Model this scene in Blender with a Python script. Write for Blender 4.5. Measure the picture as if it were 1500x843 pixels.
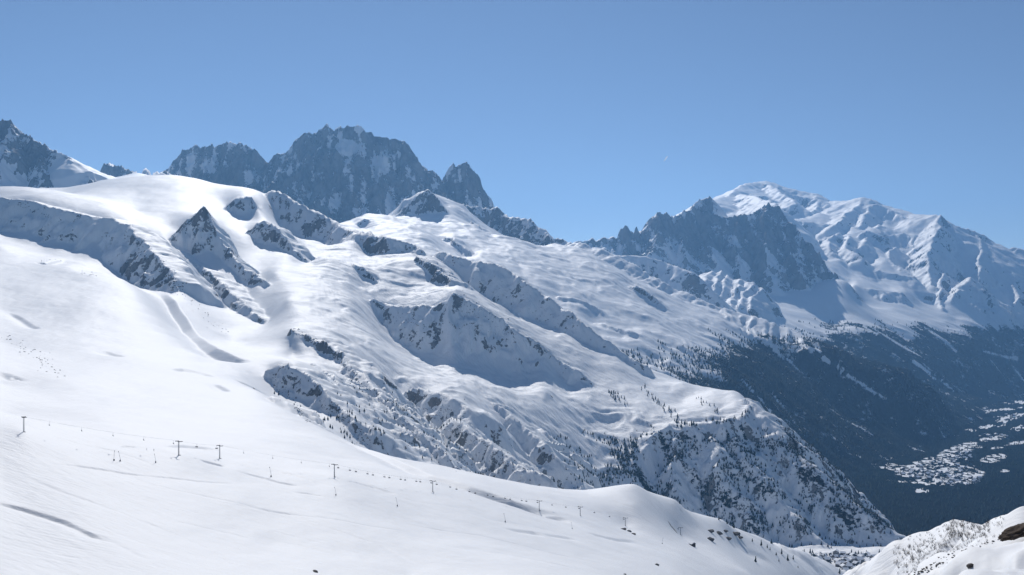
import bpy, math, random
import numpy as np

# ------------------------------------------------------------------ camera, sky, sun, exposure
for o in list(bpy.data.objects):
    bpy.data.objects.remove(o)
scene = bpy.context.scene
F = 1608.0            # focal length in photo pixels (photo 1500 wide)
HZ = 455.0            # photo row of the true horizon
cam_d = bpy.data.cameras.new('camera')
cam_d.sensor_width = 36.0
cam_d.lens = 36.0 * F / 1500.0
cam_d.shift_y = (HZ - 421.5) / 1500.0
cam_d.clip_start = 0.1
cam_d.clip_end = 120000.0
cam = bpy.data.objects.new('camera', cam_d)
scene.collection.objects.link(cam)
cam.location = (0, 0, 0)
cam.rotation_euler = (math.radians(90), 0, 0)      # looks along +Y, eye at the origin
scene.camera = cam

SUN_AZ = math.radians(-9.0)       # measured from +Y towards +X
SUN_EL = math.radians(37.5)
world = bpy.data.worlds.new('World')
scene.world = world
world.use_nodes = True
wn = world.node_tree.nodes
sky = wn.new('ShaderNodeTexSky')
sky.sky_type = 'NISHITA'
sky.sun_disc = False
sky.sun_elevation = SUN_EL
sky.sun_rotation = SUN_AZ
sky.altitude = 2200
sky.air_density = 0.65
sky.dust_density = 0.15
sky.ozone_density = 1.6
wn['Background'].inputs['Strength'].default_value = 0.080
world.node_tree.links.new(sky.outputs['Color'], wn['Background'].inputs['Color'])

sun_d = bpy.data.lights.new('sun', 'SUN')
sun_d.energy = 3.65
sun_d.angle = math.radians(0.5)
sun_d.color = (1.0, 0.97, 0.94)
sun = bpy.data.objects.new('sun', sun_d)
scene.collection.objects.link(sun)
sun.location = (0, 0, 5000)
sun.rotation_euler = (math.pi / 2 - SUN_EL, 0, math.pi - SUN_AZ)

scene.view_settings.view_transform = 'Standard'
scene.view_settings.look = 'None'
scene.view_settings.exposure = 0.0
scene.view_settings.gamma = 1.0
scene.view_settings.use_curve_mapping = False
scene.cycles.max_bounces = 8
scene.cycles.diffuse_bounces = 4
scene.cycles.volume_bounces = 1
scene.cycles.use_denoising = True

HAZE_DENSITY = 2.6e-5
rng = np.random.default_rng(7)
random.seed(7)

# ------------------------------------------------------------------ helpers
def P(px, py, Y):
    """photo pixel + distance along the view axis -> world point"""
    return ((px - 750.0) / F * Y, Y, (HZ - py) / F * Y)

def link(o):
    scene.collection.objects.link(o)
    return o

def tag(o, label=None, cat=None, group=None, kind=None):
    if label: o['label'] = label
    if cat: o['category'] = cat
    if group: o['group'] = group
    if kind: o['kind'] = kind
    return o

def mesh_obj(name, verts, faces, mat=None, parent=None, smooth=False):
    me = bpy.data.meshes.new(name)
    me.from_pydata([tuple(v) for v in verts], [], [tuple(f) for f in faces])
    if smooth:
        me.polygons.foreach_set('use_smooth', [True] * len(me.polygons))
    me.update()
    if mat: me.materials.append(mat)
    o = bpy.data.objects.new(name, me)
    link(o)
    if parent: o.parent = parent
    return o

_perm = np.random.default_rng(3).integers(0, 2 ** 16, 4096).astype(np.int64)
_ang = np.random.default_rng(4).random(65536) * 2 * math.pi
_gx = np.cos(_ang).astype(np.float32); _gy = np.sin(_ang).astype(np.float32)
def _hash(ix, iy, seed):
    return (_perm[(ix + _perm[(iy + seed * 131) & 4095]) & 4095]).astype(np.int64)
def perlin(x, y, seed=0):
    x = np.asarray(x, np.float64); y = np.asarray(y, np.float64)
    fx = np.floor(x); fy = np.floor(y)
    ix = fx.astype(np.int64); iy = fy.astype(np.int64)
    dx = (x - fx).astype(np.float32); dy = (y - fy).astype(np.float32)
    u = dx * dx * dx * (dx * (dx * 6 - 15) + 10); v = dy * dy * dy * (dy * (dy * 6 - 15) + 10)
    def g(ox, oy):
        h = _hash(ix + ox, iy + oy, seed)
        return _gx[h] * (dx - ox) + _gy[h] * (dy - oy)
    a = g(0, 0); a += u * (g(1, 0) - a)
    b = g(0, 1); b += u * (g(1, 1) - b)
    return (a + v * (b - a)) * 1.5
def fbm(x, y, octv=4, seed=0, gain=0.5):
    s = 0; a = 1.0
    for k in range(octv):
        s = s + a * perlin(x, y, seed + k); x = x * 2.03 + 17.3; y = y * 2.03 - 9.1; a *= gain
    return s
def ridged(x, y, octv=4, seed=0, gain=0.55):
    s = 0; a = 1.0; w = 1.0
    for k in range(octv):
        n = 1 - np.abs(perlin(x, y, seed + k)); n = n * n
        s = s + a * n * w; w = np.clip(n * 1.6, 0, 1); x = x * 2.05 + 5.7; y = y * 2.05 + 3.1; a *= gain
    return s
def sstep(a, b, x):
    t = np.clip((x - a) / (b - a), 0, 1)
    return t * t * (3 - 2 * t)

class Patch:
    """a piece of ground: a height field over the plan, sampled on a fan-shaped grid that opens away from the viewpoint"""
    def __init__(self, px0, px1, ncol, rows, mq=0.05):
        Ys = []
        for (a, b, n, log) in rows:
            s = np.geomspace(a, b, n, endpoint=False) if log else np.linspace(a, b, n, endpoint=False)
            Ys.append(s)
        self.Y1 = np.concatenate(Ys + [[rows[-1][1]]])
        self.t1 = (np.linspace(px0, px1, ncol) - 750.0) / F
        self.T, self.Y = np.meshgrid(self.t1, self.Y1)
        self.X = self.T * self.Y
        self.PX = self.T * F + 750.0
        self.ctrl = []          # (px, Y, z)
        self.ridges = []
        self.c = mq
        self.rock = np.zeros_like(self.X)
        self.face = np.zeros_like(self.X)
    def pts(self, L):
        for (px, py, Y) in L: self.ctrl.append((px, Y, (HZ - py) / F * Y))
    def hid(self, L):
        for (px, Y, z) in L: self.ctrl.append((px, Y, z))
    def scarp(self, L, s=1.15, back=0.25, rock=0.2, rib=0.25, lam=60., jit=3., lip=None, w=4.0, reach=None, crest_ctrl=True, sback=None):
        """crest points (px, py, Y, foot row): a face of slope s falls towards the viewer to the foot row"""
        crest = []
        for (px, py, Y, pf) in L:
            zc = (HZ - py) / F * Y
            qf = (HZ - pf) / F
            Yf = (s * Y - zc) / (s - qf)
            Yf = max(Yf, Y * 0.75)
            if pf - py > 3: self.ctrl.append((px, Yf, qf * Yf))
            if lip is not None: self.ctrl.append((px, Y + lip, zc - 0.12 * lip * (1 if lip < 100 else 0.5)))
            crest.append((px, py, Y))
        self.ridges.append(dict(p=[P(*c) for c in crest], sR=s, sL=back, rock=rock, rib=rib, lam=lam, jit=jit, w=w, reach=reach, bk=(0.7 if lip is not None else 0.0)))
    def spur(self, L, sR, sL, rock=0.5, rib=0.3, lam=60., jit=5., w=3.0, reach=None):
        self.ridges.append(dict(p=[P(*c) for c in L], sR=sR, sL=sL, rock=rock, rib=rib, lam=lam, jit=jit, w=w, reach=reach, bk=0.0))
    def solve(self):
        C = np.array(self.ctrl, float)
        A = np.stack([C[:, 0] / 100, np.log(C[:, 1]) * 6], 1)
        # merge near-duplicates
        keep = []
        for i in range(len(A)):
            if all(np.hypot(*(A[i] - A[j])) > 0.03 for j in keep): keep.append(i)
        A = A[keep]; z = C[keep, 2]
        n = len(A)
        D = np.sqrt(((A[:, None] - A[None]) ** 2).sum(-1) + self.c ** 2)
        M = np.zeros((n + 3, n + 3)); M[:n, :n] = -D - np.eye(n) * -0.02
        Q = np.c_[np.ones(n), A]; M[:n, n:] = Q; M[n:, :n] = Q.T
        co = np.linalg.solve(M, np.r_[z, 0, 0, 0])
        a = self.PX / 100; b = np.log(self.Y) * 6
        Z = co[n] + co[n + 1] * a + co[n + 2] * b
        for k in range(n):
            Z -= co[k] * np.sqrt((a - A[k, 0]) ** 2 + (b - A[k, 1]) ** 2 + self.c ** 2)
        self.Z = Z
    def apply_ridges(self, k=6.0, warp=25., wl=180.):
        X, Y, Z = self.X, self.Y, self.Z
        WX = X + warp * fbm(X / wl, Y / wl, 3, 50); WY = Y + warp * fbm(X / wl, Y / wl, 3, 60)
        for q, r in enumerate(self.ridges):
            p = np.array(r['p'])
            d_seg = np.r_[0, np.cumsum(np.hypot(*(p[1:, :2] - p[:-1, :2]).T))]
            R = r['reach'] or 900.0
            x0, x1 = p[:, 0].min() - R, p[:, 0].max() + R; y0, y1 = p[:, 1].min() - R, p[:, 1].max() + R
            i0, i1 = np.searchsorted(self.Y1, [y0, y1])
            if i1 <= i0: continue
            sub = (X[i0:i1] > x0) & (X[i0:i1] < x1)
            if not sub.any(): continue
            x = WX[i0:i1][sub]; y = WY[i0:i1][sub]
            bo = np.zeros_like(x)
            bd = np.full(x.shape, 1e18); bu = np.zeros_like(x); bz = np.zeros_like(x); bs = np.zeros_like(x)
            for i in range(len(p) - 1):
                a, b = p[i], p[i + 1]
                e = b[:2] - a[:2]; L2 = e @ e
                tr = ((x - a[0]) * e[0] + (y - a[1]) * e[1]) / L2
                t = np.clip(tr, 0, 1)
                ov = np.zeros_like(x)
                if i == 0: ov = np.maximum(ov, -tr)
                if i == len(p) - 2: ov = np.maximum(ov, tr - 1)
                ov *= math.sqrt(L2)
                qx = x - (a[0] + t * e[0]); qy = y - (a[1] + t * e[1])
                d2 = qx * qx + qy * qy
                m = d2 < bd
                bd[m] = d2[m]; bu[m] = (d_seg[i] + t * math.sqrt(L2))[m]; bz[m] = (a[2] + t * (b[2] - a[2]))[m]
                bs[m] = (e[0] * qy - e[1] * qx)[m] / math.sqrt(L2); bo[m] = ov[m]
            d = np.sqrt(bd)
            side = sstep(-1, 1, bs / (d + 1e-6) / 0.5)         # 0 = right-hand side, 1 = left-hand side
            sl = r['sR'] * (1 - side) + r['sL'] * side
            oe = np.clip(bo / (d + 1e-6), 0, 1)
            sl = sl * (1 - oe) + max(r['sR'], r['sL'], 0.8) * oe
            lam = r['lam']
            n = perlin(bu / lam, d / (5 * lam) + q, 70 + q) + 0.6 * perlin(bu / lam * 2.3, d / (3 * lam), 90 + q) + 0.4 * perlin(bu / lam * 5.1, d / (2 * lam), 95 + q)
            rib = sl * r['rib'] * n * sstep(0, lam * 0.5, d) * 2.2 * lam * (1 - np.exp(-d / (2.2 * lam)))
            w = r['w']
            zr = bz + r['jit'] * (perlin(bu / 40., q * 3.7, 33) + 0.6 * perlin(bu / 15., q * 3.7, 34)) - sl * (np.sqrt(d * d + w * w) - w) - rib
            zr = zr - 1.2 * np.maximum(0, d - 0.55 * R) - side * r['bk'] * np.maximum(0, d - 90)
            zo = Z[i0:i1][sub]
            h = np.clip(0.5 + 0.5 * (zr - zo) / k, 0, 1)
            zn = zo * (1 - h) + zr * h + k * h * (1 - h)
            Z[i0:i1][sub] = zn
            rk = self.rock[i0:i1]; rv = rk[sub]
            g = sstep(-5, 10, zr - zo) * (1 - side)
            rk[sub] = np.maximum(rv * (1 - g), g * r['rock'])
            fc = self.face[i0:i1]
            fc[sub] = np.maximum(fc[sub], g)
    def cut(self, L, depth, wfar, wnear):
        """a cut along photo points lying on the ground: a short steep wall on the far side, a gentle floor on the near side"""
        pts = [self.hit(px, py, 300) for px, py in L]
        p = np.array([(a[0], a[1]) for a in pts if a])
        R = 3 * max(wfar, wnear)
        i0, i1 = np.searchsorted(self.Y1, [p[:, 1].min() - R, p[:, 1].max() + R])
        X, Y = self.X[i0:i1], self.Y[i0:i1]
        sub = (X > p[:, 0].min() - R) & (X < p[:, 0].max() + R)
        x = X[sub]; y = Y[sub]
        bd = np.full(x.shape, 1e18); bs = np.zeros_like(x); bu = np.zeros_like(x)
        for i in range(len(p) - 1):
            a, b = p[i], p[i + 1]; e = b - a; l = math.hypot(*e)
            t = np.clip(((x - a[0]) * e[0] + (y - a[1]) * e[1]) / l ** 2, 0, 1)
            qx = x - (a[0] + t * e[0]); qy = y - (a[1] + t * e[1]); d2 = qx * qx + qy * qy
            m = d2 < bd
            bd[m] = d2[m]; bs[m] = ((e[0] * qy - e[1] * qx) / l)[m]; bu[m] = ((i + t) / (len(p) - 1))[m]
        d = np.sqrt(bd)
        prof = np.where(bs > 0, np.clip(1 - d / wfar, 0, 1), np.exp(-(d / wnear) ** 2))
        prof *= sstep(0, 0.25, bu) * sstep(1, 0.8, bu) + 0.02
        self.Z[i0:i1][sub] -= depth * prof * (0.8 + 0.4 * perlin(x / (6 * (wfar + wnear)), y / (6 * (wfar + wnear)), 77))
    def normals(self):
        X, Y, Z = self.X, self.Y, self.Z
        du = np.stack([np.gradient(A, axis=1) for A in (X, Y, Z)], -1)
        dv = np.stack([np.gradient(A, axis=0) for A in (X, Y, Z)], -1)
        n = np.cross(du, dv); n /= np.linalg.norm(n, axis=-1, keepdims=True)
        return n
    def build(self, name, mat, attrs):
        nr, nc = self.X.shape
        co = np.stack([self.X, self.Y, self.Z], -1).reshape(-1, 3).astype(np.float32)
        me = bpy.data.meshes.new(name)
        me.vertices.add(nr * nc); me.vertices.foreach_set('co', co.ravel())
        i = np.arange(nr * nc).reshape(nr, nc)
        q = np.stack([i[:-1, :-1], i[:-1, 1:], i[1:, 1:], i[1:, :-1]], -1).reshape(-1, 4)
        nf = len(q)
        me.loops.add(nf * 4); me.loops.foreach_set('vertex_index', q.ravel().astype(np.int32))
        me.polygons.add(nf)
        me.polygons.foreach_set('loop_start', (np.arange(nf) * 4).astype(np.int32))
        me.polygons.foreach_set('use_smooth', np.ones(nf, bool))
        me.update(calc_edges=True)
        for k, v in attrs.items():
            at = me.attributes.new(k, 'FLOAT', 'POINT'); at.data.foreach_set('value', v.astype(np.float32).ravel())
        me.materials.append(mat)
        o = link(bpy.data.objects.new(name, me))
        o['kind'] = 'structure'
        return o
    def height(self, x, y):
        """ground height under plan points"""
        x = np.asarray(x, float); y = np.asarray(y, float)
        r = np.interp(y, self.Y1, np.arange(len(self.Y1)))
        c = np.interp(x / y, self.t1, np.arange(len(self.t1)))
        r0 = np.clip(r.astype(int), 0, len(self.Y1) - 2); c0 = np.clip(c.astype(int), 0, len(self.t1) - 2)
        fr = r - r0; fc = c - c0
        Z = self.Z
        return (Z[r0, c0] * (1 - fr) * (1 - fc) + Z[r0, c0 + 1] * (1 - fr) * fc + Z[r0 + 1, c0] * fr * (1 - fc) + Z[r0 + 1, c0 + 1] * fr * fc)
    def hit(self, px, py, ymin=None):
        """first ground point met along the line of sight through a photo pixel"""
        t = (px - 750) / F; q = (HZ - py) / F
        ys = np.geomspace(ymin or self.Y1[0], self.Y1[-1], 6000)
        z = self.height(t * ys, ys)
        m = np.nonzero(z >= q * ys)[0]
        if len(m) == 0: return None
        y = ys[m[0]]
        return (t * y, y, float(z[m[0]]))

# ------------------------------------------------------------------ materials
def new_mat(name):
    m = bpy.data.materials.new(name); m.use_nodes = True
    nt = m.node_tree
    return m, nt, nt.nodes['Principled BSDF']

def N(nt, kind, **kw):
    n = nt.nodes.new(kind)
    for k, v in kw.items():
        if k in n.inputs.keys(): n.inputs[k].default_value = v
        else: setattr(n, k, v)
    return n

def math_node(nt, op, a, b=None, clamp=False):
    n = nt.nodes.new('ShaderNodeMath'); n.operation = op; n.use_clamp = clamp
    for i, v in enumerate((a, b)):
        if v is None: continue
        if hasattr(v, 'default_value') or hasattr(v, 'is_linked'): nt.links.new(v, n.inputs[i])
        else: n.inputs[i].default_value = v
    return n.outputs[0]

def mix_col(nt, fac, a, b):
    n = nt.nodes.new('ShaderNodeMix'); n.data_type = 'RGBA'
    for sock, v in ((n.inputs[0], fac), (n.inputs[6], a), (n.inputs[7], b)):
        if hasattr(v, 'is_linked'): nt.links.new(v, sock)
        elif isinstance(v, (int, float)): sock.default_value = v
        else: sock.default_value = (*v, 1)
    return n.outputs[2]

def ramp(nt, v, lo, hi):
    n = nt.nodes.new('ShaderNodeMapRange'); n.interpolation_type = 'SMOOTHSTEP'
    nt.links.new(v, n.inputs[0]); n.inputs[1].default_value = lo; n.inputs[2].default_value = hi
    return n.outputs[0]

def terrain_material(name, fine, coarse, snow_bump, rock_bump, groom=0.0, snow=(0.91, 0.915, 0.915), rockc=((0.11, 0.105, 0.10), (0.26, 0.245, 0.23)), forest=((0.004, 0.007, 0.006), (0.012, 0.017, 0.012)), brown=(0.026, 0.019, 0.016)):
    m, nt, bs = new_mat(name)
    L = nt.links
    tc = nt.nodes.new('ShaderNodeTexCoord')
    def noise(scale, detail=6, rough=0.6, sx=1, sy=1, sz=1):
        mp = N(nt, 'ShaderNodeMapping'); mp.inputs['Scale'].default_value = (scale * sx, scale * sy, scale * sz)
        L.new(tc.outputs['Object'], mp.inputs['Vector'])
        n = N(nt, 'ShaderNodeTexNoise'); n.inputs['Scale'].default_value = 1.0; n.inputs['Detail'].default_value = detail; n.inputs['Roughness'].default_value = rough
        L.new(mp.outputs[0], n.inputs['Vector'])
        return n.outputs['Fac']
    def attr(a):
        n = nt.nodes.new('ShaderNodeAttribute'); n.attribute_name = a
        return n.outputs['Fac']
    nf = noise(1 / fine, 6, 0.65)
    nv = noise(1 / coarse, 6, 0.6, 1, 1, 0.3)
    nn = math_node(nt, 'ADD', math_node(nt, 'MULTIPLY', nf, 0.5), math_node(nt, 'MULTIPLY', nv, 0.5))   # ~0.5
    rk = math_node(nt, 'ADD', attr('rock'), math_node(nt, 'MULTIPLY', math_node(nt, 'SUBTRACT', nn, 0.5), 2.2))
    rmask = ramp(nt, rk, 0.46, 0.54)
    fr = math_node(nt, 'ADD', attr('forest'), math_node(nt, 'MULTIPLY', math_node(nt, 'SUBTRACT', nf, 0.5), 1.2))
    fmask = ramp(nt, fr, 0.44, 0.56)
    rc = mix_col(nt, ramp(nt, nv, 0.35, 0.65), rockc[0], rockc[1])
    fcol = mix_col(nt, ramp(nt, nv, 0.35, 0.65), forest[0], forest[1])
    fcol = mix_col(nt, attr('brown'), fcol, brown)
    snow_n = noise(1 / (coarse * 6), 4, 0.5)
    sc = mix_col(nt, snow_n, tuple(c * 0.965 for c in snow), snow)
    col = mix_col(nt, rmask, sc, rc)
    col = mix_col(nt, fmask, col, fcol)
    L.new(col, bs.inputs['Base Color'])
    rough = math_node(nt, 'ADD', 0.62, math_node(nt, 'MULTIPLY', rmask, 0.3))
    L.new(rough, bs.inputs['Roughness'])
    L.new(math_node(nt, 'MULTIPLY', math_node(nt, 'SUBTRACT', 1.0, math_node(nt, 'MAXIMUM', fmask, rmask)), 0.2), bs.inputs['Specular IOR Level'])
    # relief
    both = math_node(nt, 'MAXIMUM', rmask, fmask)
    hgt = math_node(nt, 'ADD', math_node(nt, 'MULTIPLY', nn, math_node(nt, 'MULTIPLY', both, rock_bump)), math_node(nt, 'MULTIPLY', noise(1 / (coarse * 0.9), 5, 0.55), snow_bump))
    if groom:
        # wind and groomer lines along the piste, runnels down the mountain faces
        def streak(deg, along, across):
            m1 = N(nt, 'ShaderNodeMapping'); m1.inputs['Rotation'].default_value = (0, 0, math.radians(-deg))
            m2 = N(nt, 'ShaderNodeMapping'); m2.inputs['Scale'].default_value = (1 / along, 1 / across, 1 / along)
            L.new(tc.outputs['Object'], m1.inputs['Vector']); L.new(m1.outputs[0], m2.inputs['Vector'])
            g = N(nt, 'ShaderNodeTexNoise'); g.inputs['Scale'].default_value = 1.0; g.inputs['Detail'].default_value = 6; g.inputs['Roughness'].default_value = 0.6
            L.new(m2.outputs[0], g.inputs['Vector'])
            return g.outputs['Fac']
        hgt = math_node(nt, 'ADD', hgt, math_node(nt, 'MULTIPLY', math_node(nt, 'ADD', streak(-16, 90., 3.5), streak(-40, 60., 6.)), groom))
        gl = attr('gully')
        hgt = math_node(nt, 'ADD', hgt, math_node(nt, 'MULTIPLY', gl, math_node(nt, 'ADD', math_node(nt, 'MULTIPLY', streak(-50, 160., 22.), 7.0), math_node(nt, 'MULTIPLY', streak(-75, 120., 18.), 4.0))))
    bp = N(nt, 'ShaderNodeBump'); bp.inputs['Strength'].default_value = 1.0; bp.inputs['Distance'].default_value = 1.0
    L.new(hgt, bp.inputs['Height']); L.new(bp.outputs[0], bs.inputs['Normal'])
    return m

def plain(name, col, rough=0.7, metal=0.0, var=0.15, scale=3.0):
    m, nt, bs = new_mat(name)
    tc = nt.nodes.new('ShaderNodeTexCoord')
    n = N(nt, 'ShaderNodeTexNoise'); n.inputs['Scale'].default_value = scale; n.inputs['Detail'].default_value = 4
    nt.links.new(tc.outputs['Object'], n.inputs['Vector'])
    c = mix_col(nt, n.outputs['Fac'], tuple(x * (1 - var) for x in col), tuple(min(1, x * (1 + var)) for x in col))
    nt.links.new(c, bs.inputs['Base Color'])
    bs.inputs['Specular IOR Level'].default_value = 0.15
    bs.inputs['Roughness'].default_value = rough; bs.inputs['Metallic'].default_value = metal
    return m

M_MID = terrain_material('snow_and_rock', 14., 40., 0.9, 6., groom=0.6)
M_FAR = terrain_material('far_snow_and_rock', 45., 130., 4., 26.)
M_WALL = terrain_material('granite_wall', 35., 110., 3., 20., rockc=((0.10, 0.10, 0.10), (0.26, 0.25, 0.24)))

def rock_attr(p, steep_lo=0.62, steep_hi=0.80, gain=0.75, base=-0.25, noise_l=250., noise_a=0.5):
    n = p.normals()
    st = 1 - sstep(steep_lo, steep_hi, n[..., 2])
    v = base + gain * st + p.rock * 0.6 * (0.35 + 0.65 * st) + noise_a * 0.5 * fbm(p.X / noise_l, p.Y / noise_l, 4, 11)
    return v, n

# ------------------------------------------------------------------ the near and middle mountainside
A = Patch(-70, 1610, 690, [(2.5, 300, 40, True), (300, 460, 30, False), (460, 900, 300, False), (900, 1750, 210, False), (1750, 2600, 85, False), (2600, 5700, 390, False), (5700, 7600, 75, False)])
#  ski slope in front
A.hid([(-60, 2.5, -1.9), (400, 2.5, -1.9), (900, 2.5, -1.9), (1600, 2.5, -1.9), (400, 30, -10), (900, 30, -11), (1500, 30, -11.5), (-60, 100, -30), (500, 100, -34), (1000, 100, -36), (1300, 100, -38), (1600, 100, -33)])
A.pts([(-60, 843, 480), (0, 843, 480), (300, 843, 540), (600, 843, 640), (900, 843, 850), (1000, 843, 1050), (1100, 843, 1500), (1180, 843, 2000),
       (0, 790, 550), (200, 800, 580), (400, 790, 670), (600, 800, 735), (800, 800, 920), (1000, 815, 1300),
       (0, 700, 680), (200, 720, 710), (400, 740, 775), (600, 755, 890), (800, 775, 1070), (950, 790, 1370),
       (35, 633, 800), (262, 667, 860), (322, 672, 930), (490, 699, 960), (634, 721, 1080), (790, 748, 1230), (850, 754, 1320), (916, 771, 1440), (997, 784, 1600),
       (0, 600, 1150), (150, 612, 1120), (300, 635, 1150), (400, 650, 1200), (500, 672, 1250),
       (930, 709, 1650), (895, 713, 1640), (860, 722, 1600), (800, 714, 1700), (740, 706, 1700), (680, 695, 1720), (640, 680, 1750), (600, 681, 1720), (560, 668, 1760), (500, 641, 1800), (450, 617, 1850), (400, 592, 1950),
       (990, 733, 1720), (1060, 762, 1900), (1110, 785, 2080), (1180, 813, 2400), (1240, 843, 2600),
       (930, 740, 1520), (1020, 775, 1700), (1080, 800, 1850), (1107, 825, 1800)])
A.pts([(900, 890, 350), (1000, 940, 350), (1100, 980, 350), (1200, 1000, 350), (1280, 960, 380), (1200, 1000, 500), (1100, 950, 600), (1300, 930, 480), (1000, 900, 500), (1380, 880, 330), (1330, 920, 400)])
#  valley floor under the cliff, hidden gorge, near bank on the right
A.pts([(1150, 806, 3450), (1200, 803, 3480), (1300, 803, 3500), (1340, 800, 3600), (1200, 815, 3330), (1300, 815, 3330), (1240, 842, 3080), (1300, 842, 3080), (1220, 828, 3200)])
A.hid([(1300, 2500, -745), (1400, 2900, -760), (1500, 2900, -765), (1600, 2900, -765), (1400, 3500, -770), (1500, 3600, -800), (1600, 3600, -800), (1300, 1800, -690), (1450, 1800, -700), (1600, 1800, -690), (1450, 1100, -480), (1600, 1100, -450), (1300, 1100, -450), (1250, 700, -240), (1330, 700, -230),
       (1450, 4500, -880), (1600, 4500, -900), (1600, 7600, -1150), (1400, 7600, -1150), (1450, 5500, -1050), (1300, 4600, -1000), (1200, 5200, -1000)])
A.scarp([(1310, 838, 620, 842), (1335, 812, 560, 842), (1365, 792, 500, 842), (1400, 770, 450, 840), (1440, 764, 400, 840), (1500, 757, 340, 840), (1600, 748, 280, 840)], s=0.75, back=0.9, rock=0.1, rib=0.35, lam=12, jit=1.2, w=4, reach=400)
#  gorge between ski slope and the mountain
A.hid([(500, 2100, -260), (560, 2150, -330), (600, 2200, -380), (700, 2250, -430), (800, 2350, -480), (900, 2450, -540), (1000, 2600, -600), (1100, 2900, -680), (950, 3000, -700), (1050, 3200, -735), (800, 2800, -600)])
#  the big left slope
A.pts([(0, 560, 1700), (0, 500, 2500), (0, 450, 3100), (0, 400, 3700), (0, 360, 4300), (100, 560, 1800), (100, 500, 2600), (100, 440, 3300), (100, 390, 3950),
       (200, 570, 1900), (200, 520, 2500), (200, 470, 3100), (200, 430, 3600), (300, 570, 2100), (300, 530, 2700), (350, 545, 2650), (380, 575, 2200), (150, 400, 3950), (180, 410, 3850)])
A.pts([(-60, 285, 7000), (0, 287, 7000), (60, 276, 7000), (110, 272, 7000), (150, 264, 7050), (200, 259, 7150), (250, 257, 7200), (290, 263, 7100), (330, 272, 7000), (375, 281, 6800),
       (100, 285, 6300), (200, 285, 6100), (280, 285, 6200), (200, 310, 5500), (250, 330, 5200), (240, 350, 4900), (330, 330, 5500), (320, 290, 6250), (420, 372, 5100), (440, 390, 4950), (400, 400, 4700), (390, 300, 6200)])
A.hid([(-60, 7600, 700), (100, 7600, 760), (250, 7600, 820), (350, 7600, 700), (450, 7300, 500), (550, 7000, 250), (650, 6800, 150), (750, 6500, 0), (850, 6200, -150), (950, 6000, -350), (1050, 5600, -500), (1150, 5000, -780), (1250, 4500, -1000)])
A.scarp([(-70, 286, 5200, 325), (0, 290, 5100, 331), (25, 293, 5070, 336), (45, 295, 5030, 330), (65, 299, 5000, 347), (85, 305, 4950, 336), (110, 311, 4900, 356), (135, 317, 4850, 346), (160, 320, 4800, 368), (185, 330, 4720, 388), (195, 338, 4660, 398)], s=1.2, back=0.1, rock=0.08, rib=0.3, lam=70, lip=60)
A.scarp([(185, 330, 4720, 388), (205, 346, 4600, 408), (225, 368, 4450, 416), (245, 392, 4300, 424), (260, 412, 4200, 426)], s=1.2, back=0.1, rock=0.5, rib=0.45, lam=40, lip=60)
A.scarp([(255, 366, 4750, 380), (275, 380, 4700, 400), (295, 391, 4640, 418), (318, 406, 4550, 428), (340, 428, 4400, 446), (362, 448, 4250, 460), (390, 470, 4100, 473)], s=1.1, back=0.25, rock=0.6, rib=0.3, lip=60)
A.scarp([(266, 332, 4950, 345), (280, 318, 4950, 372), (294, 302, 4950, 375), (304, 314, 4930, 378), (316, 337, 4900, 381), (327, 357, 4860, 381), (337, 370, 4810, 387), (347, 380, 4750, 398), (362, 393, 4680, 411), (377, 404, 4600, 413), (390, 411, 4550, 414)], s=1.6, back=0.7, rock=0.5, rib=0.45, lam=40, jit=8, lip=130)
A.scarp([(333, 297, 6000, 300), (345, 289, 6000, 311), (358, 287, 6000, 317), (370, 290, 6000, 318), (377, 299, 6000, 303)], s=1.3, back=0.2, rock=0.5, rib=0.35, lam=40, lip=80)
A.scarp([(366, 337, 5400, 342), (375, 328, 5400, 352), (388, 322, 5400, 357), (402, 331, 5350, 357), (415, 345, 5300, 366), (430, 364, 5200, 372), (445, 379, 5150, 381)], s=1.3, back=0.3, rock=0.5, rib=0.35, lam=40, lip=80)
A.scarp([(392, 281, 6500, 288), (400, 278, 6450, 302), (412, 281, 6400, 338), (430, 292, 6350, 347), (450, 303, 6300, 351), (470, 312, 6250, 351), (485, 320, 6200, 362), (500, 328, 6100, 366), (515, 336, 6000, 352), (530, 340, 5900, 350)], s=1.25, back=0.9, rock=0.35, rib=0.35, lam=80)
A.scarp([(515, 342, 5800, 352), (540, 340, 5750, 378), (552, 348, 5700, 376), (575, 351, 5600, 376), (600, 357, 5550, 372), (618, 366, 5500, 374)], s=1.2, back=0.9, rock=0.5, rib=0.4, lam=50)
A.scarp([(612, 379, 5300, 386), (632, 388, 5200, 408), (650, 402, 5100, 419), (665, 413, 5000, 420)], s=1.4, back=0.4, rock=0.95, rib=0.5, lam=30, lip=50)
A.scarp([(518, 390, 5100, 394), (530, 393, 5080, 407), (543, 402, 5050, 410), (548, 407, 5030, 409)], s=1.5, back=0.2, rock=1, lip=40, reach=200)
A.scarp([(640, 368, 5600, 378), (655, 370, 5550, 388), (672, 376, 5500, 405), (690, 383, 5450, 425), (715, 384, 5400, 441), (735, 390, 5350, 451), (755, 402, 5300, 462), (775, 416, 5200, 471), (795, 430, 5150, 478), (815, 445, 5100, 485), (835, 460, 5000, 495), (855, 475, 4950, 508), (880, 495, 4900, 518), (900, 507, 4850, 521), (915, 518, 4830, 532), (930, 528, 4800, 540), (950, 538, 4780, 541)], s=1.15, back=0.8, rock=0.15, rib=0.2, lam=90)
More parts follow.
